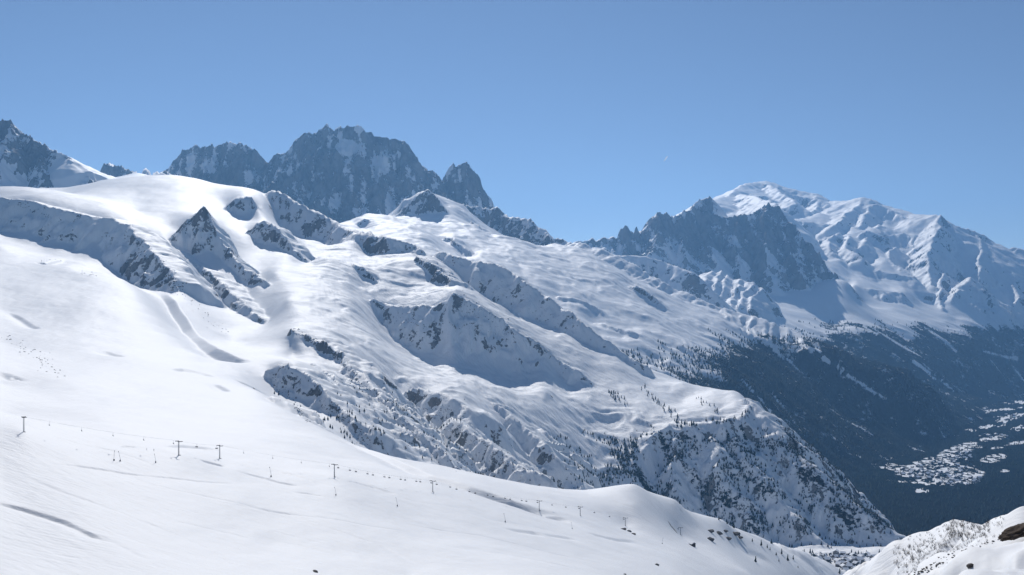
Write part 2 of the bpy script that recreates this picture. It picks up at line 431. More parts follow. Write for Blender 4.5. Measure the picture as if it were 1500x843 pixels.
A.scarp([(546, 438, 4750, 446), (560, 443, 4750, 470), (585, 447, 4700, 492), (610, 450, 4650, 513), (635, 450, 4600, 524), (652, 440, 4600, 521), (665, 428, 4600, 508), (680, 435, 4600, 526), (700, 447, 4570, 532), (725, 462, 4550, 543), (750, 480, 4520, 550), (775, 498, 4500, 547), (800, 516, 4480, 532), (815, 528, 4470, 548), (835, 536, 4450, 568), (850, 546, 4420, 560), (862, 556, 4400, 559)], s=1.15, back=0.35, rock=0.25, rib=0.25, lam=80, lip=40)
A.pts([(740, 460, 4950), (800, 495, 4750), (860, 525, 4650), (910, 540, 4620), (600, 430, 4950), (560, 420, 4950), (640, 425, 4900), (480, 380, 5100), (500, 400, 4950), (560, 390, 5200), (600, 385, 5300), (460, 420, 4550), (520, 440, 4500), (480, 460, 4100), (420, 440, 4200), (360, 430, 4500), (400, 480, 3900), (340, 500, 3650), (430, 520, 3400), (540, 490, 4000), (560, 520, 3750), (600, 530, 3900), (640, 550, 3800), (690, 560, 3800), (740, 575, 3850), (800, 570, 4050), (850, 590, 4100), (900, 570, 4400), (950, 560, 4600), (1000, 560, 4600), (1050, 570, 4550), (1000, 590, 4400), (1060, 600, 4150), (940, 600, 4150), (900, 620, 4050), (860, 650, 3850), (800, 640, 3650), (740, 640, 3450), (720, 690, 3150), (800, 700, 3350), (860, 715, 3600), (930, 700, 3720), (950, 655, 3850)])
A.scarp([(432, 482, 3500, 486), (450, 490, 3500, 500), (470, 500, 3450, 514), (490, 513, 3400, 526), (505, 530, 3300, 544), (522, 550, 3230, 563)], s=1.3, back=0.2, rock=1.0, rib=0.4, lam=30, lip=30, reach=300)
A.scarp([(397, 540, 2800, 556), (410, 532, 2800, 566), (430, 533, 2780, 576), (450, 548, 2740, 588), (470, 566, 2700, 596), (500, 592, 2640, 616), (530, 620, 2600, 650), (552, 642, 2560, 668)], s=1.1, back=0.35, rock=0.6, rib=0.5, lam=35, lip=40, reach=400)
A.spur([(390, 583, 2100), (410, 592, 2050), (430, 606, 2020), (448, 620, 1980)], 0.9, 0.5, rock=0.4, rib=0.5, lam=20, reach=150)
A.spur([(455, 533, 3050), (490, 560, 2900), (520, 588, 2780), (550, 620, 2680), (590, 660, 2580)], 0.95, 0.5, rock=0.3, rib=0.55, lam=26, reach=300)
A.spur([(500, 522, 3350), (522, 548, 3200), (550, 572, 3050), (585, 603, 2900), (620, 635, 2800), (660, 668, 2730), (700, 695, 2680), (740, 712, 2650)], 1.0, 0.75, rock=0.2, rib=0.55, lam=26, reach=400)
A.scarp([(578, 592, 3450, 602), (590, 576, 3500, 628), (605, 570, 3520, 640), (625, 571, 3520, 652), (645, 578, 3450, 652), (668, 588, 3400, 640), (690, 602, 3350, 622)], s=1.1, back=0.2, rock=0.45, rib=0.3, lam=50, lip=50, reach=500)
A.spur([(660, 612, 3250), (690, 630, 3120), (715, 646, 3040), (740, 666, 2960), (770, 692, 2880), (800, 710, 2850)], 1.0, 0.7, rock=0.25, rib=0.55, lam=26, reach=350)
A.spur([(690, 560, 3800), (720, 585, 3650), (750, 610, 3550), (785, 640, 3450), (815, 675, 3350), (840, 705, 3300)], 0.85, 0.6, rock=0.4, rib=0.5, lam=40, reach=350)
A.spur([(800, 600, 3950), (815, 640, 3780), (835, 680, 3650), (850, 715, 3550)], 0.9, 0.8, rock=0.5, rib=0.5, lam=40, reach=300)
A.pts([(1085, 578, 4330), (1075, 575, 4400), (1090, 588, 4220)])
A.scarp([(950, 640, 3900, 700), (985, 620, 3960, 735), (1010, 627, 3930, 755), (1040, 619, 3950, 778), (1060, 621, 3950, 788), (1085, 612, 4000, 797), (1097, 594, 4120, 800)], s=1.22, back=0.08, rock=0.25, rib=0.4, lam=70, lip=50)
A.spur([(1092, 583, 4200), (1115, 605, 4090), (1140, 640, 3960), (1180, 682, 3830), (1220, 715, 3750), (1265, 748, 3680), (1310, 778, 3630), (1335, 793, 3610)], 1.25, 0.8, rock=0.2, rib=0.3, lam=50, jit=1, w=20)
A.spur([(1075, 640, 3880), (1110, 690, 3760), (1150, 740, 3650), (1190, 785, 3540)], 1.25, 0.5, rock=0.25, rib=0.4, lam=40, reach=300)
A.spur([(1040, 640, 3880), (1060, 690, 3740), (1090, 740, 3630), (1120, 780, 3560)], 1.25, 0.6, rock=0.3, rib=0.4, lam=40, reach=300)
A.spur([(990, 640, 3880), (985, 680, 3780), (990, 720, 3690)], 1.25, 0.8, rock=0.4, rib=0.4, lam=40, reach=300)
A.solve()
nz = -(1.9 + 0.245 * A.Y) - 6 * sstep(5, 60, A.Y)                    # the ground falls away below the viewpoint
wn_ = sstep(240, 345, A.Y)
A.Z = nz * (1 - wn_) + A.Z * wn_
A.apply_ridges(k=3.5, warp=17, wl=90)
for L in ([(140, 690), (260, 716), (380, 744), (520, 768), (640, 786)], [(400, 786), (440, 794), (480, 806), (530, 824)], [(640, 742), (720, 762), (800, 775), (900, 800)], [(20, 690), (90, 720), (180, 752), (300, 800), (360, 840)], [(300, 730), (420, 752), (560, 800), (640, 838)], [(560, 760), (700, 782), (840, 815), (960, 842)],
          [(80, 640), (160, 660), (250, 690)], [(700, 795), (760, 815), (860, 838)], [(240, 760), (330, 776), (430, 800)], [(60, 770), (150, 790), (230, 830)], [(850, 745), (900, 752), (960, 770), (1010, 800)], [(500, 700), (600, 735), (700, 752)]):
    A.cut(L, 0.45, 1.8, 2.6)
for L, d_, wf, wn2 in (([(-60, 722), (0, 737), (30, 744), (60, 754), (90, 765), (120, 780), (140, 790), (167, 802)], 2.1, 1.9, 4.5),
                     ([(55, 678), (110, 681), (160, 687), (220, 695), (290, 702), (360, 709)], 1.0, 1.4, 3.5),
                     ([(370, 681), (400, 689), (430, 698), (460, 708), (500, 719)], 1.5, 1.8, 4.5), ([(340, 690), (385, 700), (410, 707), (445, 714)], 1.6, 2.4, 7),
                     ([(505, 705), (550, 716), (585, 728)], 1.6, 2, 5), ([(740, 774), (765, 778), (790, 781)], 3, 4, 9), ([(795, 783), (815, 785), (840, 787)], 2.5, 4, 8), ([(860, 782), (890, 789), (935, 794)], 2.5, 4, 10),
                     ([(235, 656), (275, 655), (305, 658), (330, 662)], 2.2, 2.6, 6), ([(175, 656), (185, 655), (198, 656)], 2.0, 2.2, 4), ([(290, 675), (310, 679), (330, 684)], 2, 2.5, 6),
                     ([(430, 720), (455, 724), (475, 729)], 1, 1.6, 4), ([(80, 815), (110, 820), (135, 823)], 0.6, 0.8, 2), ([(1085, 806), (1105, 810), (1130, 822)], 6, 10, 22),
                     ([(465, 628), (520, 652), (570, 672), (620, 693), (680, 712), (740, 732), (790, 748), (835, 760)], 6, 13, 34), ([(690, 715), (740, 735), (800, 757), (840, 763)], 5, 8, 20)):
    A.cut(L, d_, wf, wn2)
for L, d_, wf, wn2 in (([(225, 428), (245, 440), (262, 463), (278, 487), (303, 509), (335, 524), (370, 533)], 40, 30, 75), ([(10, 457), (28, 466), (45, 478), (58, 484)], 8, 9, 22), ([(150, 516), (165, 520), (182, 524)], 5, 8, 24), ([(248, 543), (270, 543), (295, 548), (320, 556)], 6, 8, 26), ([(345, 557), (365, 565), (395, 578)], 10, 10, 26),
                     ([(310, 562), (322, 567), (335, 574)], 6, 8, 20), ([(0, 545), (12, 552), (26, 553)], 8, 12, 30), ([(50, 383), (72, 385), (98, 380)], 12, 14, 40)):
    A.cut(L, d_, wf, wn2)
# relief: drifts on open snow, broken ground on the faces, gullies low on the mountain
far = sstep(1800, 2600, A.Y)
low = sstep(-120, -300, A.Z) * far * sstep(420, 560, A.PX)
A.Z += far * (7 + 6 * sstep(400, 600, A.PX)) * fbm(A.X / 420, A.Y / 420, 3, 1) * (1 - 0.6 * A.face)
A.Z += far * (0.7 + 1.9 * sstep(380, 560, A.PX)) * fbm(A.X / 70, A.Y / 110, 3, 5)
A.Z += sstep(250, 600, A.Y) * (1 - far) * (2.2 * fbm(A.X / 160, A.Y / 200, 3, 2) + 0.35 * fbm(A.X / 30, A.Y / 45, 3, 8))
mid = sstep(2600, 3200, A.Y) * sstep(380, 520, A.PX) * (1 - 0.8 * sstep(840, 930, A.PX) * sstep(4050, 4200, A.Y))
wq = 0.5 * fbm(A.X / 240, A.Y / 240, 3, 31)
A.Z += mid * (1 - A.face) * (7.0 * (ridged(A.X / 260 + wq, A.Y / 170 + A.X / 500 + wq, 3, 27) - 0.8) + 1.3 * fbm(A.X / 38, A.Y / 38, 3, 29))
A.Z += far * 0.5 * fbm(A.X / 24, A.Y / 24, 2, 35)
A.Z += far * A.face * (3.0 + 10 * A.rock) * (ridged(A.X / 90, A.Y / 90, 4, 21) - 0.9)
ang = math.radians(-48); ca, sa = math.cos(ang), math.sin(ang)
gu = A.X * ca + A.Y * sa; gv = -A.X * sa + A.Y * ca
A.Z += low * 13 * sstep(-330, -430, A.Z) * (ridged(gv / 150 + 0.8 * fbm(A.X / 260, A.Y / 260, 3, 41), gu / 520, 4, 23) - 0.9) * sstep(-755, -640, A.Z)
rk, nA = rock_attr(A, 0.60, 0.76, 0.42, -0.22, 70., 0.75)
rk = np.where(A.Y < 1500, -0.6, rk)
treeA = sstep(-300, -440, A.Z) * sstep(3000, 3300, A.Y) * sstep(760, 960, A.PX) * (0.36 + 0.25 * fbm(A.X / 90, A.Y / 90, 3, 77) + 0.28 * fbm(gv / 55 + 0.4 * wq, gu / 320, 3, 79)) * (1 - sstep(0.80, 0.9, nA[..., 2]) * 0.7)
treeA = np.where((A.Z < -738) & (A.PX < 1345), -0.3, treeA - 0.05)
brownA = sstep(1120, 1200, A.PX) * 0.5
gully = np.clip(mid * (0.45 + 0.6 * fbm(A.X / 300, A.Y / 300, 3, 81)) + 0.5 * low + 0.4 * A.face * far, 0, 1)
hillside = A.build('snowy_mountainside', M_MID, dict(rock=rk, forest=treeA, brown=brownA, gully=gully))

# ------------------------------------------------------------------ the ridge of rock and snow slopes behind it, down to the forest
B = Patch(430, 1460, 440, [(5600, 9500, 240, False), (9500, 10600, 90, False), (10600, 12400, 30, False)])
B.pts([(440, 340, 8000), (500, 326, 8500), (540, 310, 8900), (590, 291, 9500), (560, 315, 8800), (600, 330, 8300), (650, 312, 9200), (680, 303, 9800), (700, 330, 9000), (620, 345, 7800), (580, 347, 7600), (700, 370, 7800), (800, 372, 8600), (850, 362, 9200), (800, 410, 7600), (850, 450, 7200), (900, 400, 8500), (950, 450, 7800), (900, 480, 7000), (1000, 445, 8700), (1000, 500, 7200), (1050, 455, 9000), (1080, 475, 8800), (1100, 520, 8000), (1150, 505, 8800), (950, 520, 6600), (1000, 540, 6500), (1100, 560, 7000), (1150, 620, 6700), (1200, 680, 6400), (1200, 560, 8200), (1250, 620, 7800), (1280, 545, 9800), (1350, 565, 10500), (1330, 615, 9500), (1270, 680, 6900), (500, 345, 7600), (750, 350, 8900), (750, 400, 7500), (700, 400, 7000), (800, 450, 6900)])
B.hid([(440, 5600, -100), (600, 5600, -200), (800, 5600, -350), (950, 5700, -450), (1100, 5600, -800), (1250, 5600, -1050), (1450, 5600, -1080), (1450, 7600, -1080), (1450, 9500, -1080), (1450, 11500, -1080), (440, 12400, 500), (520, 12400, 500), (600, 12400, 700), (750, 12400, 500), (850, 12400, 100), (950, 12000, -100), (1050, 11500, -300), (1150, 11000, -450), (1250, 11500, -600), (1350, 12400, -850), (440, 9500, 620), (500, 9500, 640), (540, 10200, 720), (600, 10400, 900)])
B.scarp([(585, 313, 9300, 318), (598, 301, 9300, 318), (612, 284, 9320, 318), (625, 277, 9320, 319), (638, 284, 9320, 318), (650, 300, 9300, 312)], s=1.3, back=0.5, rock=0.8, rib=0.35, lam=60, jit=8, lip=150)
B.scarp([(655, 294, 10200, 298), (672, 298, 10250, 303), (690, 302, 10300, 325), (715, 306, 10300, 340), (728, 304, 10300, 344), (736, 311, 10300, 347), (746, 320, 10200, 352), (760, 321, 10100, 359), (776, 323, 10000, 365), (787, 335, 9900, 365), (800, 342, 9800, 363), (812, 351, 9700, 360), (828, 355, 9700, 358)], s=1.3, back=1.2, rock=0.85, rib=0.45, lam=60, jit=14)
B.scarp([(648, 351, 8200, 355), (662, 350, 8150, 358), (673, 358, 8050, 370), (687, 373, 7950, 381)], s=1.4, back=0.3, rock=1, rib=0.4, lam=40, lip=60, reach=300)
B.scarp([(688, 325, 9200, 328), (703, 332, 9100, 341), (712, 341, 9000, 343)], s=1.4, back=0.2, rock=1, lip=60, reach=300)
B.scarp([(525, 327, 8400, 334), (534, 321, 8450, 336), (540, 323, 8450, 327)], s=1.4, back=0.4, rock=1, lip=60, reach=200)
B.scarp([(922, 419, 8200, 425), (938, 426, 8150, 440), (952, 436, 8080, 452), (968, 448, 8000, 457)], s=1.2, back=0.2, rock=0.8, rib=.4, lip=60, reach=400)
B.scarp([(820, 432, 7300, 438), (850, 440, 7300, 452), (880, 455, 7250, 462)], s=.8, back=0.2, rock=0.1, rib=.4, lip=60, reach=300)
B.scarp([(870, 472, 7000, 476), (910, 482, 6950, 492), (940, 490, 6900, 496)], s=.8, back=0.2, rock=0.2, rib=.4, lip=60, reach=300)
B.spur([(828, 354, 9700), (850, 356, 9600), (880, 365, 9500), (905, 375, 9400), (940, 393, 9300), (980, 417, 9200), (1015, 436, 9100), (1050, 449, 9000), (1085, 457, 9000), (1115, 466, 8950), (1160, 486, 8900), (1220, 512, 9000), (1280, 540, 9700)], 0.3, 0.8, rock=0.1, rib=0.5, lam=120, jit=10)
B.solve(); B.apply_ridges(k=8, warp=25, wl=220)
B.Z += 22 * fbm(B.X / 600, B.Y / 600, 3, 101) * (1 - 0.5 * B.face) + 7 * fbm(B.X / 130, B.Y / 200, 3, 105)
wqB = 0.5 * fbm(B.X / 300, B.Y / 300, 3, 111)
B.Z += (1 - B.face) * 9 * (ridged(B.X / 330 + wqB, B.Y / 260 + B.X / 600 + wqB, 4, 113) - 0.8)
B.Z += B.face * (4 + 20 * B.rock) * (ridged(B.X / 150, B.Y / 150, 4, 121) - 0.9)
angB = math.radians(-40); cb, sb_ = math.cos(angB), math.sin(angB)
fl = sstep(-100, -350, B.Z)
B.Z += fl * 40 * (ridged((-B.X * sb_ + B.Y * cb) / 350 + 0.3 * fbm(B.X / 300, B.Y / 300, 2, 141), (B.X * cb + B.Y * sb_) / 1500, 4, 123) - 0.9)
rkB, nB = rock_attr(B, 0.62, 0.78, 0.45, -0.25, 260., 0.6)
gull = fbm((-B.X * sb_ + B.Y * cb) / 140, (B.X * cb + B.Y * sb_) / 1100, 3, 131)
frB = -0.25 + 0.95 * sstep(-110, -330, B.Z + 90 * fbm(B.X / 350, B.Y / 350, 3, 133)) + 0.22 * fbm(B.X / 160, B.Y / 160, 3, 135) - 0.75 * sstep(0.62, 0.9, gull)
def pix_line(p, pts, w):
    vx, vy = p.PX, HZ - p.Z / p.Y * F
    m = np.zeros_like(vx)
    for (x0, y0), (x1, y1) in zip(pts[:-1], pts[1:]):
        e = np.array((x1 - x0, y1 - y0), float); t = np.clip(((vx - x0) * e[0] + (vy - y0) * e[1]) / (e @ e), 0, 1)
        m = np.maximum(m, sstep(0.62 * w, w * 0.15, np.hypot(vx - x0 - t * e[0], vy - y0 - t * e[1])))
    return m * np.clip(0.9 + 0.7 * fbm(p.X / 90, p.Y / 130, 3, 151), 0, 1.2)
for pts_, w_ in (([(1168, 498), (1200, 520), (1215, 531)], 4), ([(1228, 540), (1258, 560), (1280, 575), (1297, 584)], 3.2), ([(1190, 506), (1205, 518)], 3), ([(1090, 470), (1130, 490), (1160, 500)], 3), ([(1130, 575), (1150, 600), (1165, 620)], 2.2), ([(1085, 555), (1110, 580), (1130, 605)], 2.4)):
    frB -= 0.8 * pix_line(B, pts_, w_)
frB -= 0.55 * sstep(1120, 960, B.PX) * sstep(-520, -300, B.Z)
brB = 0.6 * sstep(-550, -800, B.Z) * sstep(7800, 6600, B.Y)
slopeB = B.build('forested_mountain_flank', M_FAR, dict(rock=np.minimum(rkB, 0.6 + 0 * rkB) - fl * 0.3, forest=frB, brown=brB))

# ------------------------------------------------------------------ the great rock wall
C = Patch(225, 735, 330, [(10000, 11000, 50, False), (11000, 13000, 260, False), (13000, 13600, 20, False)])
C.hid([(230, 10000, 300), (400, 10000, 300), (560, 10000, 450), (730, 10000, 500), (230, 13600, 700), (400, 13600, 700), (560, 13600, 700), (730, 13600, 500), (300, 11200, 550), (420, 11000, 550), (520, 10700, 600), (600, 10900, 700), (700, 11300, 650), (450, 13000, 800), (650, 13000, 700)])
droites = [(236, 268), (243, 252), (250, 242), (257, 231), (264, 222), (275, 217), (287, 214), (297, 214), (306, 212), (318, 215), (330, 212), (344, 211), (352, 213), (360, 214), (372, 222), (388, 233)]
verte = [(386, 240), (395, 235), (404, 228), (410, 226), (417, 222), (424, 213), (431, 205), (438, 202), (446, 198), (456, 197), (465, 193), (472, 190), (479, 185), (486, 190), (498, 189), (507, 185), (513, 183), (523, 186), (533, 193), (543, 196), (549, 199), (556, 200), (563, 203), (572, 205), (583, 204), (591, 208), (597, 214), (603, 225), (607, 235), (612, 229), (618, 241), (625, 247), (632, 257), (641, 264)]
dru = [(640, 266), (647, 261), (654, 250), (660, 243), (668, 239), (672, 243), (678, 239), (685, 242), (692, 249), (698, 258), (702, 268), (706, 282), (711, 296), (716, 306), (725, 325)]
C.spur([(x, y, 12500 - 2 * (x - 236)) for x, y in droites], 1.35, 1.3, rock=1, rib=0.5, lam=110, jit=16, w=2, reach=2500)
C.spur([(x, y, 11900 + (abs(x - 510) * 1.5)) for x, y in verte], 1.45, 1.4, rock=1, rib=0.5, lam=120, jit=14, w=2, reach=2500)
C.spur([(x, y, 12150) for x, y in dru], 2.6, 2.2, rock=1, rib=0.35, lam=90, jit=10, w=2, reach=1800)
for L in ([(300, 213, 12380), (315, 235, 12150), (325, 262, 11950)], [(345, 212, 12300), (360, 240, 12000), (375, 270, 11800)],
          [(425, 213, 12030), (415, 245, 11750), (400, 275, 11500)], [(455, 197, 11980), (452, 230, 11650), (440, 270, 11350), (430, 300, 11150)],
          [(486, 190, 11930), (478, 230, 11600), (470, 270, 11300), (465, 310, 11050)], [(535, 194, 11930), (528, 235, 11600), (512, 275, 11280), (500, 315, 11000)],
          [(565, 204, 11980), (560, 245, 11620), (550, 280, 11350), (535, 315, 11050)], [(597, 214, 12030), (600, 250, 11700), (595, 280, 11450), (580, 300, 11250)],
          [(625, 247, 12070), (640, 270, 11850), (650, 290, 11650)], [(672, 243, 12150), (668, 270, 12020), (660, 295, 11900)]):
    C.spur(L, 1.35, 1.15, rock=1, rib=0.5, lam=70, jit=14, w=3, reach=700)
C.solve(); C.apply_ridges(k=12, warp=45, wl=260)
C.Z += C.face * 0 + 48 * (ridged(C.X / 170, C.Y / 230, 5, 201) - 0.95) * sstep(13200, 12600, C.Y) * sstep(0, 60, np.abs(C.Y - 12000)) * 0.9
nC = C.normals()
rkC = 0.57 + 0.45 * (0.62 - nC[..., 2]) + 0.35 * fbm(C.X / 260, C.Z / 300, 4, 11)
rkC += 0.40 * fbm(C.X / 90 + C.Z / 700, C.Z / 420, 4, 241)
hang = sstep(1, 0.5, np.hypot((C.PX - 508) / 22, (C.Z * F / C.Y - (HZ - 216)) / 15)) * sstep(11950, 11700, C.Y) + sstep(1, 0.4, np.hypot((C.PX - 527) / 12, (C.Z * F / C.Y - (HZ - 190)) / 6))
rkC -= np.clip(hang, 0, 1) * 0.75
wall = C.build('granite_massif', M_WALL, dict(rock=rkC, forest=-1 + 0 * rkC, brown=0 * rkC))

# ------------------------------------------------------------------ the peak at the left edge and the little rock teeth beside it
D = Patch(-110, 260, 210, [(7000, 8200, 30, False), (8200, 9600, 160, False), (9600, 12300, 60, False)])
D.hid([(-100, 7000, 500), (100, 7000, 560), (250, 7000, 600), (-100, 8000, 780), (0, 8200, 830), (60, 8300, 930), (110, 8400, 900), (170, 8500, 950), (250, 8500, 960), (-100, 12300, 700), (100, 12300, 1200), (250, 12300, 1300), (170, 9600, 1150), (220, 9600, 1120), (250, 9600, 1100), (200, 11000, 1380)])
D.spur([(-105, 120, 9100), (-60, 148, 9050), (-20, 172, 9000), (0, 178, 9000), (10, 180, 9000), (16, 179, 9000), (26, 191, 8990), (38, 200, 8970), (50, 207, 8950), (60, 214, 8940), (68, 218, 8930), (80, 223, 8900), (92, 226, 8880), (100, 232, 8850), (112, 242, 8800), (124, 252, 8750), (135, 262, 8700), (150, 270, 8650)], 1.3, 0.55, rock=1, rib=0.5, lam=90, jit=14, w=2, reach=2500)
for L in ([(16, 179, 9000), (10, 210, 8750), (0, 245, 8500)], [(60, 214, 8940), (60, 235, 8750), (70, 255, 8600)], [(-40, 160, 9030), (-50, 210, 8700), (-60, 250, 8400)]):
    D.spur(L, 1.3, 1.1, rock=1, rib=0.5, lam=60, jit=10, w=3, reach=600)
D.spur([(92, 227, 8900), (115, 238, 9050), (140, 251, 9250), (165, 260, 9400), (190, 263, 9500), (215, 258, 9550), (240, 254, 9550)], 0.5, 0.3, rock=0, rib=0.1, lam=90, jit=3, w=10, reach=600)
D.spur([(146, 254, 11500), (154, 244, 11500), (161, 241, 11500), (170, 242, 11500), (180, 247, 11500), (190, 251, 11500), (202, 257, 11500)], 1.0, 1.0, rock=0.9, rib=0.4, lam=60, jit=10)
D.spur([(206, 256, 11200), (210, 244, 11200), (214, 241, 11200), (218, 247, 11200), (221, 257, 11200)], 2.2, 2.0, rock=1, rib=0.3, lam=50, jit=6)
D.spur([(224, 257, 11000), (232, 252, 11000), (245, 252, 11000), (256, 255, 11000)], 1.2, 1.0, rock=0.6, rib=0.3, lam=50, jit=6)
D.solve(); D.apply_ridges(k=8, warp=30, wl=220)
D.Z += 40 * (ridged(D.X / 150, D.Y / 200, 5, 301) - 0.95) * sstep(0.1, 0.6, D.rock)
nD = D.normals()
rkD = 0.54 + 0.5 * (0.66 - nD[..., 2]) + 0.4 * fbm(D.X / 200, D.Z / 260, 4, 11) + 0.35 * fbm(D.X / 80 + D.Z / 700, D.Z / 360, 4, 12)
rkD = np.where(D.rock < 0.15, np.minimum(rkD, 0.1), rkD)
leftpeak = D.build('left_peak', M_WALL, dict(rock=rkD, forest=-1 + 0 * rkD, brown=0 * rkD))

# ------------------------------------------------------------------ the far white massif
E = Patch(820, 1620, 420, [(10500, 13200, 110, False), (13200, 15200, 120, False), (15200, 22500, 230, False), (22500, 25000, 20, False)])
E.pts([(1160, 318, 20000), (1200, 312, 19500), (1180, 345, 17800), (1250, 332, 18500), (1230, 380, 16500), (1205, 390, 16000), (1300, 380, 17000), (1330, 345, 18200), (1300, 340, 18300), (1300, 430, 15500), (1260, 450, 14500), (1150, 440, 13300), (1100, 445, 12800), (1220, 470, 13000), (1350, 445, 15500), (1190, 430, 14200), (1250, 415, 15200),
       (1150, 482, 12000), (1100, 465, 12000), (1250, 500, 12000), (1350, 490, 13500), (1330, 530, 12000), (1450, 500, 14500), (1420, 540, 13000), (1500, 530, 15500), (1480, 555, 14000), (1420, 575, 12800), (1250, 530, 11200), (1400, 470, 15000), (1480, 470, 16000), (1550, 480, 16500),
       (1450, 420, 16800), (1520, 420, 17200), (1600, 420, 17200), (1060, 320, 17500), (1090, 305, 18800), (1400, 430, 15800)])
E.hid([(820, 10500, -300), (950, 10500, -200), (1100, 10500, -500), (1250, 10500, -700), (1400, 11000, -1050), (1600, 10500, -1200), (1600, 13000, -1200), (1600, 15500, -1150), (820, 14000, 250), (820, 18000, 900), (820, 25000, 900), (900, 18000, 1000), (1000, 17500, 1200), (1000, 25000, 1200), (1150, 25000, 1700), (1300, 25000, 1300), (1450, 22000, 700), (1600, 25000, 700), (900, 15000, 700), (880, 13000, 250), (960, 13000, 250), (1000, 12500, 100)])
#   Shaded little ridge and lit ribs in front of the dark wall
E.scarp([(895, 374, 11600, 382), (915, 373, 11600, 390), (945, 376, 11600, 402), (968, 381, 11550, 415), (990, 390, 11450, 428), (1010, 400, 11350, 440), (1030, 415, 11250, 448), (1048, 432, 11150, 455), (1065, 447, 11050, 460)], s=0.95, back=0.5, rock=0.3, rib=0.3, lam=120, lip=None)
for L in ([(1042, 398, 12900), (1036, 412, 12600), (1034, 425, 12300)], [(1055, 396, 12950), (1050, 412, 12600), (1044, 435, 12200)], [(1068, 401, 12900), (1062, 418, 12550), (1056, 440, 12150)], [(1085, 407, 12800), (1078, 424, 12450), (1068, 448, 12050)], [(1100, 412, 12700), (1092, 428, 12400), (1080, 452, 12000)], [(1112, 420, 12600), (1104, 436, 12300), (1095, 455, 11950)]):
    E.spur(L, 0.45, 0.95, rock=0.6, rib=0.4, lam=60, jit=8, w=4, reach=400)
E.scarp([(897, 372, 14300, 380), (905, 350, 14300, 385), (911, 338, 14300, 385), (916, 333, 14300, 388), (922, 341, 14300, 388), (929, 345, 14300, 388), (934, 333, 14300, 388), (938, 341, 14300, 390), (946, 338, 14350, 392), (955, 323, 14400, 395), (963, 313, 14450, 396), (970, 316, 14450, 397), (978, 313, 14500, 398), (988, 320, 14550, 399), (1000, 312, 14600, 400), (1010, 309, 14650, 401), (1019, 300, 14750, 402), (1028, 294, 14850, 402), (1037, 289, 15000, 403), (1044, 300, 14950, 404), (1050, 317, 14800, 405), (1062, 320, 14750, 406), (1080, 317, 14750, 408), (1098, 313, 14750, 413), (1110, 306, 14800, 416), (1120, 299, 14850, 417), (1130, 301, 14900, 419), (1140, 309, 14850, 420), (1150, 320, 14800, 421), (1165, 335, 14700, 421), (1180, 351, 14600, 420), (1195, 371, 14450, 417), (1210, 389, 14300, 412), (1228, 408, 14150, 411)], s=1.5, back=1.1, rock=1, rib=0.5, lam=130, jit=16, w=2)
for L in ([(963, 313, 14450), (958, 345, 14050), (950, 375, 13750)], [(1000, 312, 14600), (1000, 350, 14150), (1010, 390, 13700)], [(1037, 289, 15000), (1036, 330, 14500), (1040, 370, 14000)], [(1080, 317, 14750), (1075, 360, 14250), (1080, 395, 13900)], [(1120, 299, 14850), (1120, 340, 14400), (1125, 380, 14000), (1130, 410, 13750)], [(1150, 320, 14800), (1160, 360, 14350), (1170, 400, 13900)]):
    E.spur(L, 1.25, 1.15, rock=1, rib=0.5, lam=90, jit=14, w=3, reach=700)
E.spur([(838, 358, 14300), (846, 354, 14300), (853, 356, 14300), (861, 352, 14300), (867, 348, 14300), (872, 353, 14300), (879, 351, 14300), (886, 347, 14300), (893, 350, 14300), (899, 345, 14300), (904, 352, 14300)], 0.9, 1.0, rock=0.6, rib=0.4, lam=60, jit=12, w=2, reach=900)
E.pts([(870, 362, 13700), (885, 364, 13600), (895, 372, 13200), (860, 366, 13400)])
